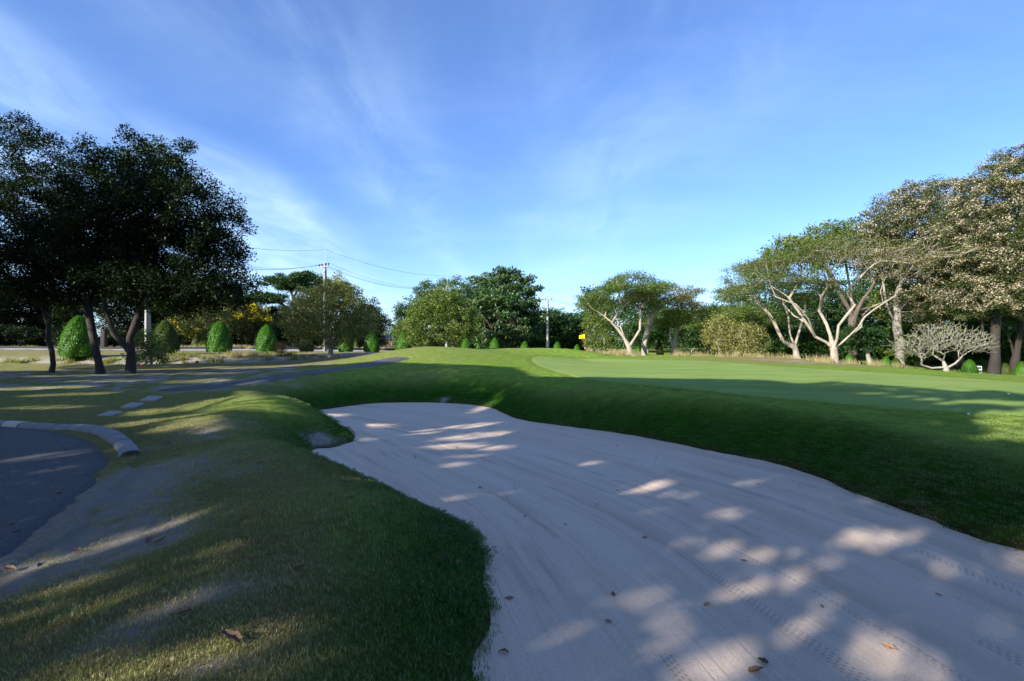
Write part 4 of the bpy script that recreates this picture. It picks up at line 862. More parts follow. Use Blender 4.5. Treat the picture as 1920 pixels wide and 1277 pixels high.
# where the crowns leave gaps: the sunlit places of the photograph (px, py, half width, half height, slope in degrees, share of leaves gone)
GAPS = [(1210, 914, 52, 9, 8, 1), (1275, 930, 30, 7, 0, .7), (845, 805, 85, 4.5, 7, 1), (880, 820, 70, 5, 6, .9), (690, 825, 20, 4, 0, 1), (620, 780, 35, 3, 0, .9), (700, 800, 45, 3.5, 0, .9), (850, 838, 55, 5, 2, .8),
 (920, 841, 42, 5, 0, .7), (880, 856, 35, 3, 3, .9), (850, 873, 28, 4, 5, 1), (897, 769, 24, 5, 20, .8), (860, 935, 75, 6, 6, .6), (960, 925, 30, 4, 6, .6), (1350, 975, 48, 10, 15, .9), (1355, 962, 30, 6, 10, .9), (1370, 1022, 28, 8, 0, .7),
 (1440, 1043, 60, 12, 0, .85), (1545, 1056, 40, 10, 0, .85), (1650, 1014, 72, 20, -5, 1), (1560, 1027, 45, 8, 5, .9), (1725, 1010, 40, 16, 0, .7), (1785, 1075, 38, 13, -10, .95), (1440, 1098, 60, 17, 15, .95), (1380, 1112, 42, 12, 10, .8),
 (1540, 1130, 34, 14, 0, .8), (1710, 1118, 20, 9, 0, .8), (1490, 1190, 60, 23, 20, .95), (1880, 1178, 28, 16, 0, .95), (1700, 1170, 34, 10, 0, .6), (1190, 1077, 48, 13, 25, .9), (1150, 1112, 50, 9, 20, .8), (1028, 1192, 42, 18, 10, .85),
 (1264, 1178, 40, 24, 10, .9), (1338, 1256, 105, 40, 15, 1), (1130, 1255, 70, 24, 15, .6), (977, 1254, 26, 28, 0, .8), (1278, 1021, 30, 8, 0, .6), (1346, 1037, 28, 8, 0, .7), (1460, 1265, 60, 14, 0, .8), (1640, 1265, 60, 16, 0, .5), (1770, 1230, 50, 14, 0, .4), (1240, 960, 30, 6, 0, .4), (1100, 870, 50, 5, 6, .4), (1400, 905, 30, 5, 0, .5),
 (1838, 756, 52, 4, 0, 1), (1775, 759, 24, 3, 0, .9), (1745, 751, 22, 2.5, 0, .7), (1690, 746, 30, 2.2, 0, .6), (1880, 786, 50, 13, 0, .95), (1885, 806, 55, 10, -8, .9), (1925, 800, 40, 30, 0, .9), (1915, 760, 40, 5, 0, .9), (1640, 740, 30, 2, 0, .5), (1850, 822, 40, 6, 0, .4),
 (912, 727, 16, 10, 40, 1), (950, 730, 12, 8, 30, .8), (1730, 948, 30, 9, 0, .6), (1420, 828, 40, 6, 0, .3),
 (280, 774, 52, 5, 6, .9), (330, 789, 125, 6, 6, .9), (385, 792, 110, 7, 10, .95), (405, 762, 75, 11, 6, .9), (90, 765, 95, 3.5, 1, .8), (130, 741, 95, 3, 2, .8), (70, 729, 100, 3.5, 2, .95), (370, 716, 65, 4, 2, .7), (475, 764, 50, 11, -6, .9), (240, 704, 200, 2, 1, .5), (200, 716, 80, 2.5, 1, .6), (470, 722, 30, 4, 10, .7),
 (30, 797, 16, 5, 0, 1), (240, 843, 20, 3, 5, .9), (270, 843, 20, 3, 5, .8), (85, 860, 90, 5, 7, .9), (130, 882, 60, 4, 8, .5), (50, 835, 60, 2.5, 4, .4),
 (60, 1057, 70, 13, 10, .95), (190, 1024, 75, 9, 25, .95), (320, 985, 85, 8, 22, .9), (440, 962, 55, 5, 14, .7), (490, 974, 60, 4.5, 12, .8), (400, 1050, 80, 18, 15, .6), (110, 1135, 105, 10, 22, .8), (350, 1137, 85, 18, 15, .8), (640, 1108, 65, 24, 5, .65),
 (630, 1036, 52, 8, 0, .5), (716, 1050, 42, 8, 0, .5), (300, 1264, 320, 18, 3, .95), (450, 1238, 110, 36, 12, .95), (60, 1238, 70, 10, 20, .8), (100, 1192, 65, 8, 20, .7), (887, 1168, 22, 15, 0, .85), (873, 1250, 34, 28, 0, .9), (543, 1195, 85, 14, 0, .5), (700, 1240, 60, 20, 0, .5), (20, 1110, 40, 8, 15, .8), (500, 756, 62, 13, -15, 1), (570, 788, 70, 4, -24, 1), (420, 800, 60, 8, 10, .9), (430, 1225, 240, 38, 14, 1), (560, 1262, 200, 24, 5, 1), (120, 1262, 160, 16, 12, 1), (180, 1150, 120, 12, 22, .9), (620, 1170, 90, 14, 8, .8)]
EDGE = np.array([(-400, 697), (0, 697), (300, 695), (480, 692), (560, 688), (640, 684), (700, 680), (830, 684), (965, 690), (1000, 708), (1150, 710), (1300, 713), (1420, 714), (1500, 722), (1560, 718), (1700, 728), (1800, 737), (1860, 735), (1920, 742), (2400, 760)], float)
_gx = np.linspace(-40, 40, 260); _gy = np.linspace(-6, 50, 200); _XX, _YY = np.meshgrid(_gx, _gy); _H = surf(_XX.ravel(), _YY.ravel())[0].reshape(_XX.shape)
def hlook(x, y):
    fx = np.clip((x+40)/80*259, 0, 258.99); fy = np.clip((y+6)/56*199, 0, 198.99); ix = fx.astype(int); iy = fy.astype(int); fx -= ix; fy -= iy
    return (_H[iy, ix]*(1-fx)+_H[iy, ix+1]*fx)*(1-fy)+(_H[iy+1, ix]*(1-fx)+_H[iy+1, ix+1]*fx)*fy
def kept(P, rs):
    """which leaves stay: those whose shadow does not fall on a sunlit place"""
    z = np.zeros(len(P))-.3
    for _ in range(5):
        t_ = (P[:, 2]-z)/(-LD.z); X = P[:, 0]+LD.x*t_; Y = P[:, 1]+LD.y*t_; z = hlook(X, Y)
    ok = Y > 1.0; Yc = np.maximum(Y, 1.0); px = 960+F*X/Yc; py = 640+F*(EYE-z)/Yc
    wob = (fbm(X*1.0, Y, 1.4, 3)-.45)*0.9
    gone = np.zeros(len(P))
    for (a_, b_, rx_, ry_, sl, sh) in GAPS:
        c_, s_ = math.cos(R(-sl)), math.sin(R(-sl)); dx_ = px-a_; dy_ = py-b_
        q = ((dx_*c_+dy_*s_)/rx_)**2+((-dx_*s_+dy_*c_)/ry_)**2
        gone = np.maximum(gone, np.where(q < 1.25+wob*1.3, 1-(1-sh)*.22, 0))
    e_ = np.interp(px, EDGE[:, 0], EDGE[:, 1])+wob*np.clip(60/Yc, 1, 6)*.8
    nz = fbm(X+3, Y+11, 1.25, 3); gone = np.maximum(gone, ss(np.where(px > 950, .46, .40), np.where(px > 950, .53, .47), nz)*ss(960, 1120, py)*.97)
    gone = np.where(py < e_, 1.0, gone); gone = np.where(ok, gone, 0)
    for (cx, cy, cz, ra, rb, rc_) in [(-20.5, 28, 6.8, 7.4, 2.4, 4.2), (-28, 28, 6.5, 6, 3.5, 5)]:      # leaves kept to darken the left trees, which stop this light anyway
        A_ = (P-np.array([cx, cy, cz]))/[ra, rb, rc_]; B_ = np.array(LD)/[ra, rb, rc_]; tt = np.clip(-(A_@B_)/(B_@B_), 0, None)
        gone = np.where(((A_+tt[:, None]*B_)**2).sum(1) < 1, 0, gone)
    A_ = P-np.array([-14.2, 40, 3.5]); B_ = np.array(LD); tt = -(A_@B_); gone = np.where((((A_+tt[:, None]*B_)**2).sum(1) < 16) & (Y > 25), 1, gone)
    return rs.rand(len(P)) >= gone
SHADE = [(-48, 9, 1.1, .3), (-41, 6, 1.1, 1.3), (-34, 3.5, 1.15, 0.3), (-27, 2, 1.1, 2.3), (-20.5, -.5, 1.15, 1.1), (-14.5, -3.2, 1.12, 2.0), (-9.5, -6.8, 1.1, 3.1), (-4.5, -9.5, 1.05, 0.7), (1, -12, 1.05, 1.7),
         (-34, -5, 1.05, 4.0), (-27, -9.5, 1.05, 5.0), (-20.5, -13, 1.05, 2.4), (-14.5, -16.5, 1.05, 2.9), (-8, -19, 1.05, 1.9), (-25, 3, 1.4, .9), (-19.5, -1.5, 1.4, 4.2), (-13, -5, 1.35, 5.2), (-31, 14.5, 1.45, .4), (-38.5, 16, 1.5, 1.9), (-27.5, 11.5, 1.3, 2.8), (-38, 9, 1.1, 2.2), (-33, 8.5, 1.0, .9), (-24, -3.5, .8, 3.3), (-17, -8, .8, .8), (-11, -11.5, .8, .2)]  # unseen trees; some tall ones added to darken the left trees
SELLS = [(0, 0, 10.5, 4.2, 4.2, 2.4), (-3.4, 1, 8.6, 3, 3, 2.2), (3.4, -1, 8.8, 3, 3, 2.2), (0, -3, 8, 3.4, 3, 2.2), (1, 3.2, 8.4, 3.2, 3, 2.2)]
for k, (x, y, s, rz) in enumerate(SHADE):
    root = empty('shade_tree', (x, y, hz(x, y)-.1))
    tag(root, 'leafy tree outside the picture to the left and behind, casting shade over the bunker', 'tree', 'shade trees outside the picture')
    c_, s_ = math.cos(rz), math.sin(rz); rot = lambda p: (s*(p[0]*c_-p[1]*s_), s*(p[0]*s_+p[1]*c_), s*p[2])
    E = [rot(e[:3])+(e[3]*s, e[4]*s, e[5]*s) for e in SELLS]; T = crown_pts(E, 300, 200+k, 0.1)
    L = [[rot(p) for p in l] for l in [[(0, 0, -.3), (.2, .1, 4), (0, 0, 7)], [(.2, .1, 4), (-3, 1, 8)], [(.2, .1, 4), (3, -1, 8.5)], [(0, 0, 7), (1, 3, 10)]]]
    V, Q = leaves_arr(T, 70, 0.95, .7, .26, .5, 300+k); V4 = V.reshape(-1, 4, 3); kp = kept(V4.mean(1)+np.array(root.location), RS(k)); V = V4[kp].reshape(-1, 3); Q = np.arange(len(V)).reshape(-1, 4)
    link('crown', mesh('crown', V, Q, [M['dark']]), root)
    kt = kept(T+np.array(root.location), RS(k+50)); T = T[kt]
    pos, par, rd = skeleton(L, T[::2], .2, .02, k, .1, .07, 1.3); V, Q = tubes(pos, par, rd); link('trunk', mesh('trunk', V, Q, [M['bark']], True), root)

# --- clipped cone bushes
def topiary_mesh(matk, seed, n=11000, H=2.7, R_=0.93, ls=0.085):
    rs = RS(seed); prof = lambda u: R_*np.clip(1-np.clip((u-.08)/.92, 0, 1)**1.9, 0, 1)**0.62*(0.90+0.10*ss(0, .12, u))
    nu, na = 26, 36; u = np.linspace(0, 1, nu)[:, None]; a = np.linspace(0, 2*math.pi, na, endpoint=False)[None]
    b = 1+0.05*np.sin(a*3+u*5+seed)+0.04*np.sin(a*7-u*9)
    r = prof(u)*0.94*b; V = np.stack([r*np.cos(a), r*np.sin(a), (0.10+u*(H-.12))*np.ones_like(a)], -1).reshape(-1, 3)
    i_ = np.arange(nu-1)[:, None]*na; j_ = np.arange(na)[None]; Q = np.stack([i_+j_, i_+(j_+1) % na, i_+na+(j_+1) % na, i_+na+j_], -1).reshape(-1, 4)
    uu = rs.rand(n)**1.05; keep = rs.rand(n) < (prof(uu)/R_+.15); uu = uu[keep]; n = len(uu); aa = rs.uniform(0, 2*math.pi, n)
    rr_ = prof(uu)*(1+0.05*np.sin(aa*3+uu*5+seed)+0.04*np.sin(aa*7-uu*9))+rs.normal(size=n)*0.02+(rs.rand(n) < .03)*rs.uniform(0, .14, n)
    P = np.stack([rr_*np.cos(aa), rr_*np.sin(aa), .10+uu*(H-.10)], 1); N_ = np.stack([np.cos(aa), np.sin(aa), 0.25+uu**3*3], 1)+rs.normal(size=(n, 3))*.45; N_ /= np.linalg.norm(N_, axis=1)[:, None]
    T_ = rs.normal(size=(n, 3)); T_ -= (T_*N_).sum(1)[:, None]*N_; T_ /= np.linalg.norm(T_, axis=1)[:, None]; B_ = np.cross(N_, T_); L = ls*rs.uniform(.6, 1.3, (n, 1))
    LV = np.stack([P-T_*L*.5, P+B_*L*.33, P+T_*L*.5+N_*L*.2, P-B_*L*.33], 1).reshape(-1, 3); LQ = np.arange(n*4).reshape(n, 4)
    me = mesh('foliage', np.concatenate([V, LV]), np.concatenate([Q, LQ+len(V)]), [M[matk]]); return me
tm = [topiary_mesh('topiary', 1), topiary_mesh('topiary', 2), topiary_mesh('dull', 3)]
tv, tq = tubes(np.array([(0, 0, -.3), (0.02, 0, 0), (0, 0, .35)]), np.array([-1, 0, 1]), np.array([.09, .08, .07])); tstem = mesh('stem', tv, tq, [M['bark']], True)
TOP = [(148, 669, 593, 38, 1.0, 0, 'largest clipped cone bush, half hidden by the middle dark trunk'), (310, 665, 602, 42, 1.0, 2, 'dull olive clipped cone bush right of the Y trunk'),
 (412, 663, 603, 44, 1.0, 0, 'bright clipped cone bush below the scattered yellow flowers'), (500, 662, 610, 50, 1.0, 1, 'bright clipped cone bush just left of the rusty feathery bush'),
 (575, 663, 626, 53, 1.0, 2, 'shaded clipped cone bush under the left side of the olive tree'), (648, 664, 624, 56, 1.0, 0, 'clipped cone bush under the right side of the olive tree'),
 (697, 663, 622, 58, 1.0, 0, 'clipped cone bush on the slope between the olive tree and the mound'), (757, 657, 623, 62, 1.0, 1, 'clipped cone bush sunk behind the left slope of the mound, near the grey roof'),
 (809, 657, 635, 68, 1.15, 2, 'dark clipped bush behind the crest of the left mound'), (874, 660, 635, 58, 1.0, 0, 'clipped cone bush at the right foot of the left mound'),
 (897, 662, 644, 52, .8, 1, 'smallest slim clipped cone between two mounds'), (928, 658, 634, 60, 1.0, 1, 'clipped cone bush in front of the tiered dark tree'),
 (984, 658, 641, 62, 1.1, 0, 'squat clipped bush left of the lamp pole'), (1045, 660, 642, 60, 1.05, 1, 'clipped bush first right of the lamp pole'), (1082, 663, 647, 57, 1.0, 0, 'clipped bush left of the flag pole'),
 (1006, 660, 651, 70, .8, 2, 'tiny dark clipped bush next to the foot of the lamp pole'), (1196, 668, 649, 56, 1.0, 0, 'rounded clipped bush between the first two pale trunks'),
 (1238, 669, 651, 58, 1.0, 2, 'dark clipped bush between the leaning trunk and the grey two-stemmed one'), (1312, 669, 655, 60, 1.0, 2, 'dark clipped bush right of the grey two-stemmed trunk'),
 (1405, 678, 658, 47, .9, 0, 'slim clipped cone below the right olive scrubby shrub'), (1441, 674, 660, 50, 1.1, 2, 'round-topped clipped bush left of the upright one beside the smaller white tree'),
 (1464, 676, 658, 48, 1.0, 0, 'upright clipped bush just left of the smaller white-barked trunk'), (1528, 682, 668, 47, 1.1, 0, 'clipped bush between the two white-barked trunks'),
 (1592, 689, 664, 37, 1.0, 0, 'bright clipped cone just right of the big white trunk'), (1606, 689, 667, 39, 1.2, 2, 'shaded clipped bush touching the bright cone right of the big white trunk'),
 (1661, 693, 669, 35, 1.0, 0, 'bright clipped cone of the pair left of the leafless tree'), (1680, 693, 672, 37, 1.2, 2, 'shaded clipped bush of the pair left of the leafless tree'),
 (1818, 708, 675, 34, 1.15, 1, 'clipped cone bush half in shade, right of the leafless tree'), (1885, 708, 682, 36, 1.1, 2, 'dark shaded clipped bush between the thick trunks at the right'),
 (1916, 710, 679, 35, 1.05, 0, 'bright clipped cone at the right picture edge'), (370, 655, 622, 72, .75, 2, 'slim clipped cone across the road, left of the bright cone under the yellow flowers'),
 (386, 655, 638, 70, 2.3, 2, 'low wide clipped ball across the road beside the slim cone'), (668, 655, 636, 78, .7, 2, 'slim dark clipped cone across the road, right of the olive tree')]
for k, (px, pyb, pyt, D, ws, mi, lab) in enumerate(TOP):
    x = (px-960)/F*D; zb = EYE-(pyb-640)/F*D; g0 = hz(x, D); zt = EYE-(pyt-640)/F*D; zb = g0; H = zt-zb
    if H < 0.6: H = 1.2
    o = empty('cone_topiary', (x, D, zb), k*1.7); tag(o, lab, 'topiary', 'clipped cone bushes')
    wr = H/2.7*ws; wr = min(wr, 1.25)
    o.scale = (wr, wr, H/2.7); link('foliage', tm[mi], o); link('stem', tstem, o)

# --- tall dry grass tufts (stuff)
def grass_tufts(name, spots, label, matk, hmin, hmax, seed, n_per=60, wid=0.012):
    rs = RS(seed); V = []; Q = []
    pts = []
    for (px0, px1, D0, D1, n) in spots:
        px = rs.uniform(px0, px1, n); D = rs.uniform(D0, D1, n); pts.append(np.stack([(px-960)/F*D, D], 1))
    P = np.concatenate(pts); Z = height(P[:, 0], P[:, 1])
    C = np.repeat(np.column_stack([P, Z]), n_per, 0); N = len(C)
    C[:, :2] += rs.normal(size=(N, 2))*0.13; h = rs.uniform(hmin, hmax, N)*np.repeat(rs.uniform(.25, 1.25, len(P))**1.3, n_per); a = rs.uniform(0, 6.28, N); ln = rs.uniform(.1, .6, N)*h; b = rs.uniform(0, 6.28, N)
    w_ = wid*rs.uniform(.6, 1.4, N); S = np.stack([np.cos(a)*w_, np.sin(a)*w_, 0*a], 1); Lv = np.stack([np.cos(b)*ln, np.sin(b)*ln, h], 1)
    C[:, 2] -= .05
    V = np.stack([C-S, C+S, C+Lv*[.4, .4, .65]+S*.8, C+Lv*[.4, .4, .65]-S*.8, C+Lv+S*.2, C+Lv-S*.2], 1).reshape(-1, 3)
    k = np.arange(N)[:, None]*6; Q = np.concatenate([k+[0, 1, 2, 3], k+[3, 2, 4, 5]])
    o = link(name, mesh(name, V, Q, [M[matk]])); tag(o, label, 'grass', kind='stuff'); return o
grass_tufts('dry_grass', [(425, 500, 39.5, 41.5, 60), (1100, 1200, 41, 48, 50), (1145, 1165, 43, 46, 30), (1258, 1330, 41, 45, 26), (1345, 1425, 41, 43, 40), (1425, 1560, 38, 41, 34), (1530, 1610, 35, 37, 50), (560, 610, 39, 42, 20), (775, 800, 45, 50, 14), (1600, 1700, 33, 36, 26)],
            'tall straw-coloured dry grass along the ditch and behind the green', 'straw', .12, .6, 101, 46, .008)
grass_tufts('dry_grass', [(-20, 480, 62, 68, 420), (480, 720, 74, 82, 200)], 'band of dry weeds beyond the road on the left', 'straw', .2, .6, 102, 40, .02)
grass_tufts('weeds', [(0, 65, 35, 37.5, 60), (110, 260, 35, 38, 90), (300, 425, 37, 40, 50), (500, 640, 39, 43, 40)], 'green and straw weeds growing in the ditch behind the three dark trees', 'olive', .12, .5, 103, 50, .014)
grass_tufts('weeds', [(1620, 1930, 31.5, 40, 240), (1740, 1800, 30, 31.5, 30), (1430, 1560, 42, 50, 60)], 'low green weeds at the feet of the trees on the right', 'mid', .08, .35, 104, 40, .014)
# far wood (reads as one mass)
def far_wood():
    rs = RS(7); C = []
    for a in np.arange(-62, 62, 0.55):
        D = 118+8*math.sin(a*.3); top = 5.0+2.5*math.sin(a*.21)+1.5*math.sin(a*.9+1)+(6.0 if a > 8 else 0)
        if -40.5 < a < -38: top = 1.2
        if -14.5 < a < -10: top = 3
        for _ in range(22):
            C.append((math.sin(R(a))*D/math.cos(R(a))*1.0+rs.normal()*.8, D+rs.normal()*2, rs.uniform(-.5, top)))
    C = np.array(C); C[:, 2] += height(C[:, 0], C[:, 1])
    V, Q = leaves_arr(C, 36, 1.3, .8, .55, .5, 105); o = link('far_woodland', mesh('far_woodland', V, Q, [M['deep']])); tag(o, 'far-off dark woodland closing the view behind the trees', 'woodland', kind='stuff')
far_wood()

# ------------------------------------------------------------------ built things
def box(V, Q, c, s, rz=0.0, taper=1.0):
    k = len(V); ca, sa = math.cos(rz), math.sin(rz)
    for zz, t in ((-1, 1), (1, taper)):
        for xx, yy in ((-1, -1), (1, -1), (1, 1), (-1, 1)):
            x, y = xx*s[0]/2*t, yy*s[1]/2*t; V.append((c[0]+x*ca-y*sa, c[1]+x*sa+y*ca, c[2]+zz*s[2]/2))
    Q += [(k, k+3, k+2, k+1), (k+4, k+5, k+6, k+7), (k, k+1, k+5, k+4), (k+1, k+2, k+6, k+5), (k+2, k+3, k+7, k+6), (k+3, k, k+4, k+7)]
def boxes(name, items, mat, parent=None, bev=0.0):
    V = []; Q = []
    for it in items: box(V, Q, *it)
    o = link(name, mesh(name, V, np.array(Q), [mat]), parent)
    if bev: m_ = o.modifiers.new('b', 'BEVEL'); m_.width = bev; m_.segments = 2
    return o
def tube_obj(name, pts, r, mat, parent=None):
    pts = np.array(pts, float); rr_ = np.array(r if hasattr(r, '__len__') else [r]*len(pts), float)
    V, Q = tubes(pts, np.arange(-1, len(pts)-1), rr_, 0, 0, 1.0); return link(name, mesh(name, V, Q, [mat], True), parent)
m_conc = plain('pole_concrete', (0.27, 0.26, 0.24), 0.9, 0, 0.15, 2.0, 0.003)
m_steel = plain('galvanised', (0.40, 0.41, 0.42), 0.5, 0.6); m_ins = plain('insulator_brown', (0.05, 0.025, 0.02), 0.3); m_wire = plain('wire_black', (0.05, 0.055, 0.07), 0.6)
POLES = [(277, 45, 11.0, 'concrete utility pole glimpsed under the forked dark tree', False), (609.5, 62, 12.0, 'tall concrete utility pole with a crossarm rising behind the olive tree', False),
         (838, 80, 12.0, 'utility pole whose top just clears the central dark trees', False), (1027, 90, 11.5, 'utility pole carrying a small street lamp, right of the central trees', True)]
tops = []
for k, (px, D, H, lab, lamp) in enumerate(POLES):
    x = (px-960)/F*D; z0 = hz(x, D)
    if k == 1: H = EYE+(640-470)/F*D-z0
    if k == 2: H = EYE+(640-519)/F*D-z0
    if k == 3: H = EYE+(640-546)/F*D-z0
    zc = H-2.0*(H/12); o = empty('utility_pole', (x, D, z0), R(-35)); tag(o, lab, 'utility pole', 'utility poles along the road')
    boxes('shaft', [((0, 0, (H-1.6)/2-.2), (0.42, 0.42, H-1.2), 0, .62)], m_conc, o, .02)
    tube_obj('tip_rod', [(0.06, 0, H-2.4), (0.10, 0, H)], .035, m_steel, o)
    boxes('crossarm', [((0, -.16, zc), (2.0, .10, .13))], m_conc, o, .01)
    tube_obj('brace', [(-.7, -.22, zc-.05), (0, -.19, zc-.75), (.7, -.22, zc-.05)], .02, m_steel, o)
    for ix in (-.9, -.35, .9):
        V = []; Q = []
        prof = [(0, .03), (.06, .03), (.08, .09), (.13, .10), (.15, .06), (.20, .10), (.25, .09), (.30, .04)]
        pos = np.array([(ix, -.16, zc+.065+p[0]) for p in prof]); V, Q = tubes(pos, np.arange(-1, len(prof)-1), np.array([p[1] for p in prof]), 0, 0, 1.0); link('insulator', mesh('insulator', V, Q, [m_ins], True), o)
    if lamp:
        tube_obj('lamp_arm', [(0, -.15, H*.42), (-.25, -.3, H*.475), (-.8, -.4, H*.50)], .03, m_steel, o)
        m_l = plain('lamp_head', (0.75, 0.75, 0.74), .4); boxes('lamp_head', [((-1.05, -.45, H*.497), (.62, .26, .16), .2, .7)], m_l, o, .05)
    ca, sa = math.cos(R(-35)), math.sin(R(-35)); tops.append((x, D, z0, H, zc))
def off(k, ix, dz):
    x, D, z0, H, zc = tops[k]; return np.array([x+ix*math.cos(R(-35)), D+ix*math.sin(R(-35)), z0+(H if dz is None else zc+.36+dz)])
WL = ['uppermost thin wire linking the tips of the utility poles', 'wire on the leftmost insulators of the utility poles', 'wire on the middle insulators of the utility poles', 'wire on the rightmost insulators of the utility poles', 'lower telephone cable strung between the utility poles']
for wi, (ix, dz) in enumerate([(0.1, None), (-.9, 0), (-.35, 0), (.9, 0), (0, -4.5)]):
    V = []; Q = []; P = []
    ks = [off(0, ix, dz)+np.array([-12, -21, 0.0])] + [off(k, ix, dz) for k in range(4)] + [off(3, ix, dz)+np.array([40, 45, -.5])]
    if wi == 4: ks = ks[2:]
    for a_, b_ in zip(ks[:-1], ks[1:]):
        for s in range(14):
            u_ = s/14; p_ = a_*(1-u_)+b_*u_; p_[2] -= 1.3*4*u_*(1-u_)*(.6 if wi == 0 else 1); P.append(p_)
    P.append(ks[-1]); o = tube_obj('power_line', P, 0.016, m_wire); tag(o, WL[wi], 'power line', 'overhead lines')
# flag
def flag():
    x, y = (1097-960)/F*37.0, 37.0; z0 = hz(x, y); root = empty('golf_flag', (x, y, z0)); tag(root, 'small yellow flag on a thin red pole standing in the hole of the green', 'golf flag')
    m_red = plain('flag_pole_red', (0.45, 0.02, 0.02), .4); m_w = plain('pole_white', (.8, .8, .8), .4)
    H = EYE-(628-640)/F*37-z0
    tube_obj('pole', [(0, 0, -.1), (0, 0, H)], .014, m_red, root); tube_obj('band', [(0, 0, H*.40), (0, 0, H*.46)], .02, m_w, root)
    nu, nv = 16, 8; V = []
    for i_ in range(nu):
        for j_ in range(nv):
            u_, v_ = i_/(nu-1), j_/(nv-1); V.append((-.02-u_*.40, .05*math.sin(u_*7+v_)*u_, H-.01-v_*.34-.10*u_*u_-.0+ .10*u_*v_))
    Q = [(i_*nv+j_, i_*nv+j_+1, (i_+1)*nv+j_+1, (i_+1)*nv+j_) for i_ in range(nu-1) for j_ in range(nv-1)]
    m_y, t = new_mat('flag_yellow'); d_ = t.add('ShaderNodeBsdfDiffuse', ins={'Color': (.85, .72, .03, 1)}); tr_ = t.add('ShaderNodeBsdfTranslucent', ins={'Color': (.85, .72, .03, 1)})
    mx_ = t.add('ShaderNodeMixShader', ins={0: .35}); t.l.new(d_.outputs[0], mx_.inputs[1]); t.l.new(tr_.outputs[0], mx_.inputs[2]); finish(t, mx_.outputs[0])
    fo = link('flag_cloth', mesh('flag_cloth', V, np.array(Q), [m_y], True), root); sm = fo.modifiers.new('s', 'SOLIDIFY'); sm.thickness = .004
flag()
# golf balls
m_ball, t = new_mat('golf_ball_white'); tc = t.add('ShaderNodeTexCoord').outputs['Object']; vo = t.add('ShaderNodeTexVoronoi', ins={'Scale': 260.0}); t.l.new(tc, vo.inputs['Vector'])
p = t.add('ShaderNodeBsdfPrincipled', ins={'Roughness': .3, 'Base Color': (.86, .86, .84, 1)}); t.l.new(t.bump(vo.outputs['Distance'], .3, .002), p.inputs['Normal']); finish(t, p.outputs[0])
for (px, py, D, lab) in [(1816, 780, 9.8, 'white golf ball nearer the bunker, in the shade on the green'), (1891, 742, 13.0, 'white golf ball farther off, near the right edge of the green')]:
    x = (px-960)/F*D; me = bpy.data.meshes.new('golf_ball'); import bmesh; bm_ = bmesh.new(); bmesh.ops.create_icosphere(bm_, subdivisions=4, radius=.0225)
    bm_.to_mesh(me); bm_.free(); me.materials.append(m_ball); me.shade_smooth(); o = link('golf_ball', me); o.location = (x, D, hz(x, D)+.030 if px > 1850 else hz(x, D)+.024); tag(o, lab, 'golf ball', 'golf balls on the green')
# concrete kerb round the asphalt lot
m_kerb = plain('kerb_concrete', (0.19, 0.195, 0.205), .9, 0, .25, 5.0, .006); m_kerbw = plain('kerb_pale', (0.45, 0.42, 0.38), .9, 0, .2, 6.0, .006)
KP = [(-120, 790), (-60, 792), (0, 795), (22, 797), (60, 800), (112, 804), (160, 811), (200, 822), (230, 837), (244, 856)]
KW = [pw(a, b, 1.70)[:2] for a, b in KP]
def arc_sample(P, step):
    P = np.array(P); S = smooth_poly(np.vstack([P, P[::-1][1:-1]]), 10)[:len(P)*10-9]; d = np.concatenate([[0], np.cumsum(np.linalg.norm(np.diff(S, axis=0), axis=1))])
    n = int(d[-1]/step); t_ = np.linspace(0, d[-1], n+1); return np.stack([np.interp(t_, d, S[:, 0]), np.interp(t_, d, S[:, 1])], 1)
kroot = empty('kerb', (KW[5][0], KW[5][1], 0)); tag(kroot, 'curved row of bluish grey concrete kerb stones ending on the dry lawn beside the asphalt', 'kerb')
S_ = arc_sample(KW, 0.50); rsk = RS(12)
for i_ in range(len(S_)-1):
    a_, b_ = S_[i_], S_[i_+1]; c_ = (a_+b_)/2; L_ = np.linalg.norm(b_-a_); rz = math.atan2(b_[1]-a_[1], b_[0]-a_[0]); za_, zb_ = hz(*a_), hz(*b_); z_ = (za_+zb_)/2
    # profile across: flat back, rounded front towards the asphalt
    pr = [(-.14, -.15), (-.14, .085), (-.11, .115), (-.04, .125), (.05, .12), (.11, .095), (.14, .045), (.15, -.15)]
    V = []; Q = []; hl = L_/2-.009; n_ = len(pr)
    for sx_ in (-1, -.975, .975, 1):
        e_ = .975 if abs(sx_) == 1 else 1
        for (yy, zz) in pr: V.append((sx_*hl, -yy*e_*.9, (zz*e_ if zz > 0 else zz)))
    for s_ in range(3): Q += [(s_*n_+j_, s_*n_+(j_+1) % n_, (s_+1)*n_+(j_+1) % n_, (s_+1)*n_+j_) for j_ in range(n_)]
    me = mesh('kerb_stone', V, [np.array(Q), np.array([tuple(range(n_))]), np.array([tuple(range(3*n_, 4*n_))[::-1]])], [m_kerbw if 0.0 < 0 or (c_[0] > pw(22, 797, 1.7)[0] and c_[0] < pw(58, 800, 1.7)[0]) else m_kerb], False)
    o = link('kerb_stone', me, kroot); o.location = (c_[0]-KW[5][0], c_[1]-KW[5][1], z_+rsk.uniform(-.006, .004)-.01); o.rotation_euler = (R(rsk.uniform(-2, 2)), -math.atan2(zb_-za_, L_), rz+R(rsk.uniform(-.6, .6)))
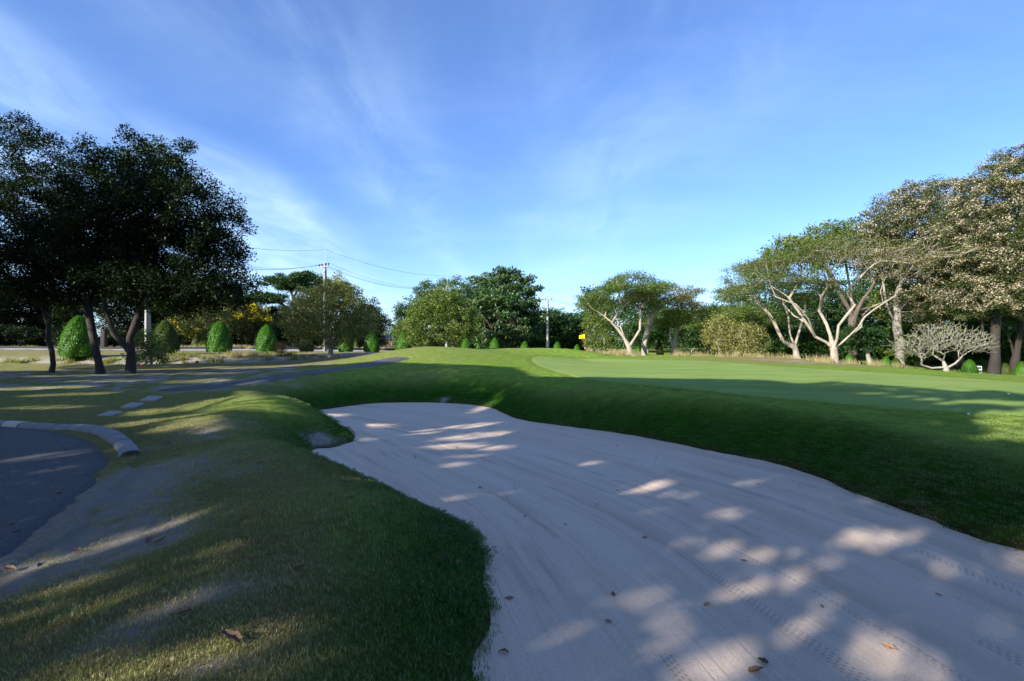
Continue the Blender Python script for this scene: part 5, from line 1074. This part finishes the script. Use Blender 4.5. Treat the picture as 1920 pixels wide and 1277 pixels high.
# stepping slabs
m_slab = plain('slab_concrete', (0.27, 0.255, 0.23), .9, 0, .2, 3.0, .004)
for k, (pa, lab) in enumerate([([(181, 781), (207, 781), (232, 773), (206, 772)], 'nearest to the kerb of three flat paving slabs sunk in the dry lawn'), ([(224, 768), (252, 768), (272, 760), (246, 759)], 'middle one of three flat paving slabs sunk in the dry lawn'),
                               ([(262, 756), (288, 757), (306, 749), (278, 748)], 'palest and farthest of three flat paving slabs sunk in the dry lawn')]):
    Wp = [pw(a, b, 1.72)[:2] for a, b in pa]; cx = sum(q[0] for q in Wp)/4; cy = sum(q[1] for q in Wp)/4; z_ = max(hz(*q) for q in Wp)
    V = []; [V.append((q[0]-cx, q[1]-cy, -.06)) for q in Wp]; [V.append((q[0]-cx, q[1]-cy, .022)) for q in Wp]
    Q = [(0, 3, 2, 1), (4, 5, 6, 7), (0, 1, 5, 4), (1, 2, 6, 5), (2, 3, 7, 6), (3, 0, 4, 7)]
    o = link('paving_slab', mesh('paving_slab', V, np.array(Q), [m_slab])); o.location = (cx, cy, z_); b_ = o.modifiers.new('b', 'BEVEL'); b_.width = .012; tag(o, lab, 'paving slab', 'stepping slabs in the lawn')
# red markers
m_redp = plain('red_paint', (0.75, 0.03, 0.03), .5)
for (px, py, D, lab) in [(268.5, 694, 30.5, 'red tee marker on the sunlit lawn right of the Y trunk'), (369.5, 685, 33.0, 'red tee marker farther off near the straw-coloured ditch grass')]:
    x = (px-960)/F*D; o = empty('tee_marker', (x, D, hz(x, D))); tag(o, lab, 'tee marker', 'red markers on the lawn')
    boxes('marker_head', [((0, 0, .17), (.16, .10, .18), .3, .85)], m_redp, o, .02); boxes('spike', [((0, 0, .03), (.03, .03, .16))], m_steel, o)
# low wall beyond the road, dark block pillar, yellow post, white cabinet, house
m_dk = plain('dark_masonry', (0.035, 0.03, 0.028), .95, 0, .3, 2.0)
def strip_wall(name, pts, hgt, th, mat, lab, cat):
    V = []; Q = []; P = np.array(pts); 
    P2 = arc_sample(P, 2.5)
    for i_, p_ in enumerate(P2):
        d_ = P2[min(i_+1, len(P2)-1)]-P2[max(i_-1, 0)]; d_ /= np.linalg.norm(d_); n_ = np.array([-d_[1], d_[0]])*th/2; z_ = hz(*p_)
        for q_, zz in ((p_-n_, z_-.3), (p_-n_, z_+hgt), (p_+n_, z_+hgt), (p_+n_, z_-.3)): V.append((q_[0], q_[1], zz))
    for i_ in range(len(P2)-1):
        a_ = i_*4; b_ = a_+4; Q += [(a_+j_, a_+j_+1, b_+j_+1, b_+j_) for j_ in range(3)]
    Q += [(0, 3, 2, 1), (len(V)-4, len(V)-3, len(V)-2, len(V)-1)]
    o = link(name, mesh(name, V, np.array(Q), [mat])); tag(o, lab, cat)
strip_wall('low_wall', [(-95, 57.0), (-60, 57.6), (-40, 59.6), (-28, 66.5), (-18, 81), (-12, 95)], .30, .25, m_dk, 'long low dark wall along the far side of the road on the left', 'wall')
x, D = (195-960)/F*62, 62
z_ = hz(x, D); o = empty('gate_pillar', (x, D, z_)); tag(o, 'dark square block pillar beyond the road seen between the middle and forked trunks', 'pillar')
zt = EYE-(620-640)/F*62-z_
boxes('shaft', [((0, 0, zt/2-.1), (.5, .5, zt))], m_dk, o, .02); boxes('cap', [((0, 0, zt-.02), (.62, .62, .10))], m_dk, o, .02)
m_yel = plain('yellow_paint', (0.60, 0.46, 0.03), .5); m_blk = plain('black_paint', (0.01, 0.01, 0.01), .5); m_wht = plain('white_paint', (0.72, 0.72, 0.72), .4)
D = 37.5; x = (1866-960)/F*D; z_ = hz(x, D); o = empty('marker_post', (x, D, z_), .1); tag(o, 'yellow post with black bars between the thick trunk and the dark clipped bush', 'post')
hp = EYE-(687-640)/F*D-z_; hp = max(hp, .8)
boxes('board', [((0, 0, hp/2), (.14, .05, hp))], m_yel, o); [boxes('bar', [((0.01, -.03, hp*(.15+.11*q)), (.09, .02, .03))], m_blk, o) for q in range(8)]
D = 41; x = (1833-960)/F*D; z_ = hz(x, D); o = empty('cabinet', (x, D, z_), -.2); tag(o, 'small white box cabinet with dark openings between the half-shaded cone bush and thick trunk', 'cabinet')
hc = max(.7, EYE-(690-640)/F*D-z_)
boxes('body', [((0, 0, hc/2), (.42, .34, hc))], m_wht, o, .03); boxes('opening', [((0, -.172, hc*.78), (.30, .02, hc*.2)), ((0, -.172, hc*.42), (.34, .02, hc*.2))], m_blk, o)
def house():
    D = 92; x = (736-960)/F*D; z0 = hz(x, D); root = empty('house', (x, D, z0)); tag(root, 'low house with a grey sheet roof, glimpsed between the olive tree and the mound', 'house')
    ze = EYE-(636.5-640)/F*D-z0; zr = EYE-(630-640)/F*D-z0; w2 = 2.8
    m_wall = plain('house_wall', (0.10, 0.075, 0.06), .9); m_roof = plain('sheet_roof', (0.33, 0.35, 0.40), .5, .1, .1, 1.0)
    boxes('wall', [((0, 2.2, ze/2-.1), (w2*2-.5, 3.6, ze))], m_wall, root)
    V = [(-w2, 0, ze), (w2, 0, ze), (w2, 2.2, zr), (-w2, 2.2, zr), (w2, 4.4, ze), (-w2, 4.4, ze)]; V += [(a, b, c-.08) for a, b, c in V]
    Q = [(0, 1, 2, 3), (3, 2, 4, 5), (6, 9, 8, 7), (9, 11, 10, 8), (0, 6, 7, 1), (5, 4, 10, 11)]
    link('roof', mesh('roof', V, [np.array(Q), np.array([(0, 3, 9), (0, 9, 6), (3, 5, 11), (3, 11, 9), (1, 7, 8), (1, 8, 2), (2, 8, 10), (2, 10, 4)])], [m_roof]), root)
    m_gl = plain('window_dark', (0.02, 0.025, 0.03), .15)
    for xx in (-1.6, 0.2): 
        f_ = boxes('window', [((xx, .38, ze*.55), (.9, .06, ze*.35))], m_wht, root); boxes('pane', [((xx, .34, ze*.55), (.78, .03, ze*.30))], m_gl, f_)
    boxes('door', [((1.6, .38, ze*.38), (.8, .06, ze*.76))], m_dk, root)
house()
# ------------------------------------------------------------------ fallen leaves
m_dl, t = new_mat('dead_leaf'); g_ = t.add('ShaderNodeObjectInfo'); c = t.ramp(g_.outputs['Random'], [(0.0, (0.10, 0.055, 0.03)), (0.5, (0.20, 0.11, 0.05)), (1.0, (0.36, 0.20, 0.10))])
p = t.add('ShaderNodeBsdfPrincipled', ins={'Roughness': .7}); t.l.new(c, p.inputs['Base Color']); finish(t, p.outputs[0])
def leaf_mesh(seed, L=.095, W=.042):
    rs = RS(seed); V = []; nu, nv = 9, 5; curl = rs.uniform(.2, .7); bend = rs.uniform(-.5, .7)
    for i_ in range(nu):
        u_ = i_/(nu-1); hw = W*math.sin(math.pi*min(1, max(.03, u_**.85)))**.8
        for j_ in range(nv):
            v_ = (j_/(nv-1)-.5)*2; V.append(((u_-.5)*L, v_*hw*.5, abs(v_)**2*hw*curl*.8+L*.22*bend*(u_-.5)**2*4+.004*math.sin(u_*17+j_)))
    Q = [(i_*nv+j_, i_*nv+j_+1, (i_+1)*nv+j_+1, (i_+1)*nv+j_) for i_ in range(nu-1) for j_ in range(nv-1)]
    V = np.array(V); V[:, 2] -= V[:, 2].min()-.002; return mesh('dead_leaf', V, np.array(Q), [m_dl], True)
lms = [leaf_mesh(s) for s in range(4)]
DL = [(1418, 1266, 1.2, 'orange-brown curled leaf on the sand, lowest in the picture right of the tyre marks'), (1431, 1245, .9, 'olive-brown pointed leaf on the sand just above the lowest orange one'), (1668, 1220, 1.0, 'dark brown leaf lying flat on the shaded sand at the lower right'),
      (1325, 1137, .75, 'small olive leaf on the sand beside the dotted tyre print'), (1141, 1171, .7, 'curled green-brown leaf on the sand at the end of a dotted print'), (955, 1124, .8, 'brown leaf on the shaded sand close to the grassy hump'),
      (944, 1226, .75, 'dark leaf on the sand nearest the bottom left of the bunker'), (432, 1212, 1.5, 'large upright orange leaf on the dry grass in the foreground')]
SM = {(984, 970): 'lone mid-bunker leaf left of a dotted print', (1119, 948): 'left of the narrow bright patch, lower leaf of two', (1157, 921): 'touching the left tip of the brightest long light patch', (963, 913): 'upper of a tight pair in the bunker centre', (966, 918): 'lower of a tight pair in the bunker centre', (900, 917): 'flat one left of the tight pair in the bunker centre', (951, 935): 'single one just below the tight pair in the bunker centre', (1150, 1116): 'in a light patch above the curled green-brown leaf', (652, 902): 'topmost of four by the left bank', (650, 906): 'second from top of four by the left bank', (655, 918): 'third from top of four by the left bank', (678, 915): 'farthest from grass of four by the left bank', (700, 822): 'nearest the tip of the grass nose', (752, 816): 'between the grass nose and the light streaks', (843, 806): 'on the long light streak at the far end', (878, 812): "just right of the long light streak's middle", (852, 839): 'upper of a dark pair below the light streaks', (857, 841): 'lower of a dark pair below the light streaks', (898, 824): 'right of the dark pair below the streaks', (910, 816): 'rightmost one near the long light streak', (778, 856): "upper of two stacked at the bunker's waist", (779, 859): "lower of two stacked at the bunker's waist", (620, 861): 'tucked in the left bay below the grass nose', (1394, 1055): 'tiny one in the right dappled light', (1498, 913): 'dark flat one near the right bank', (1422, 910): 'brownish one left of the dark flat one', (1157, 838): 'farthest one below the long green bank', (1230, 860): 'below the steep green bank, second from its far end', (1540, 1140): 'among the lower right dapples', (1760, 1120): 'nearest the right picture edge on shaded sand', (1060, 985): 'on shaded sand midway down the bunker', (1210, 1010): 'just beneath the two short light patches'}
GR = {(338, 1160): 'on the sandy scuffed patch in the foreground', (563, 1072): 'reddish, on the shaded top of the near hump', (716, 1015): 'dark, on the right side of the near hump', (300, 1021): "right one of two below the lot's sandy edge", (280, 1022): "left one of two below the lot's sandy edge", (146, 1037): 'curled, where sand meets sunlit grass at the left', (860, 1065): 'near the right edge of the hump above the sand', (812, 1243): 'left one of two at the bottom beside the bunker', (846, 1248): 'right one of two at the bottom beside the bunker', (618, 934): 'leftmost of three along the left bank', (657, 940): 'middle of three along the left bank', (700, 955): 'rightmost of three along the left bank', (490, 872): 'alone on the lush slope left of the bunker', (378, 700): 'on the soil right of the red markers', (210, 750): 'pale, left of the farthest paving slab', (1554, 857): 'low on the long bank, right of its middle', (1330, 788): 'left one of two high on the long bank', (1357, 795): 'right one of two high on the long bank', (1718, 915): 'rosy, low on the right end of the bank', (1777, 905): 'on the bank nearest the right edge', (1680, 885): 'on the bank between the rosy leaf and the crest', (1465, 786): 'near the crest of the long bank', (24, 988): 'upper of two on the asphalt at the left edge', (32, 1002): 'lower of two on the asphalt at the left edge', (110, 930): 'on the asphalt near its sandy corner', (100, 885): 'in the middle of the asphalt', (122, 849): 'on the asphalt just below the kerb', (360, 903): 'dark, on turf right of the sandy streak', (316, 833): 'on turf right of the last kerb stone', (77, 1067): 'upper of two on the sunlit sand at the left', (18, 1073): 'lower of two on the sunlit sand at the left'}
rsl = RS(77)
def place_leaf(px, py, sc, lab, grp):
    # meet the ground along the line of sight of this pixel
    Dv = np.arange(2.2, 40, .04); xv = (px-960)/F*Dv; zv = EYE-(py-640)/F*Dv
    Z_, S_0, d_ = surf(xv, Dv); g_v = np.where(d_ > 0, Z_+lumps(xv, Dv), S_0); i0 = int(np.argmax(zv <= g_v+.01))
    D, x_, g, d_ = float(Dv[i0]), float(xv[i0]), float(g_v[i0]), d_[i0:]
    o = link('dead_leaf', lms[rsl.randint(4)]); o.location = (x_, D, g+(.004 if d_[0] < 0 else .022)); o.rotation_euler = (R(rsl.uniform(-12, 12)), R(rsl.uniform(-12, 12)), rsl.uniform(0, 6.28)); o.scale = (sc,)*3; tag(o, lab, 'leaf', grp)
for px, py, sc, lab in DL: place_leaf(px, py, sc, lab, 'fallen leaves')
for (px, py), lab in SM.items(): place_leaf(px, py, rsl.uniform(.45, .8), 'small leaf on the sand, '+lab, 'small leaves on the sand')
for (px, py), lab in GR.items(): place_leaf(px, py, rsl.uniform(.8, 1.25), 'fallen leaf '+lab, 'small leaves on the grass and asphalt')
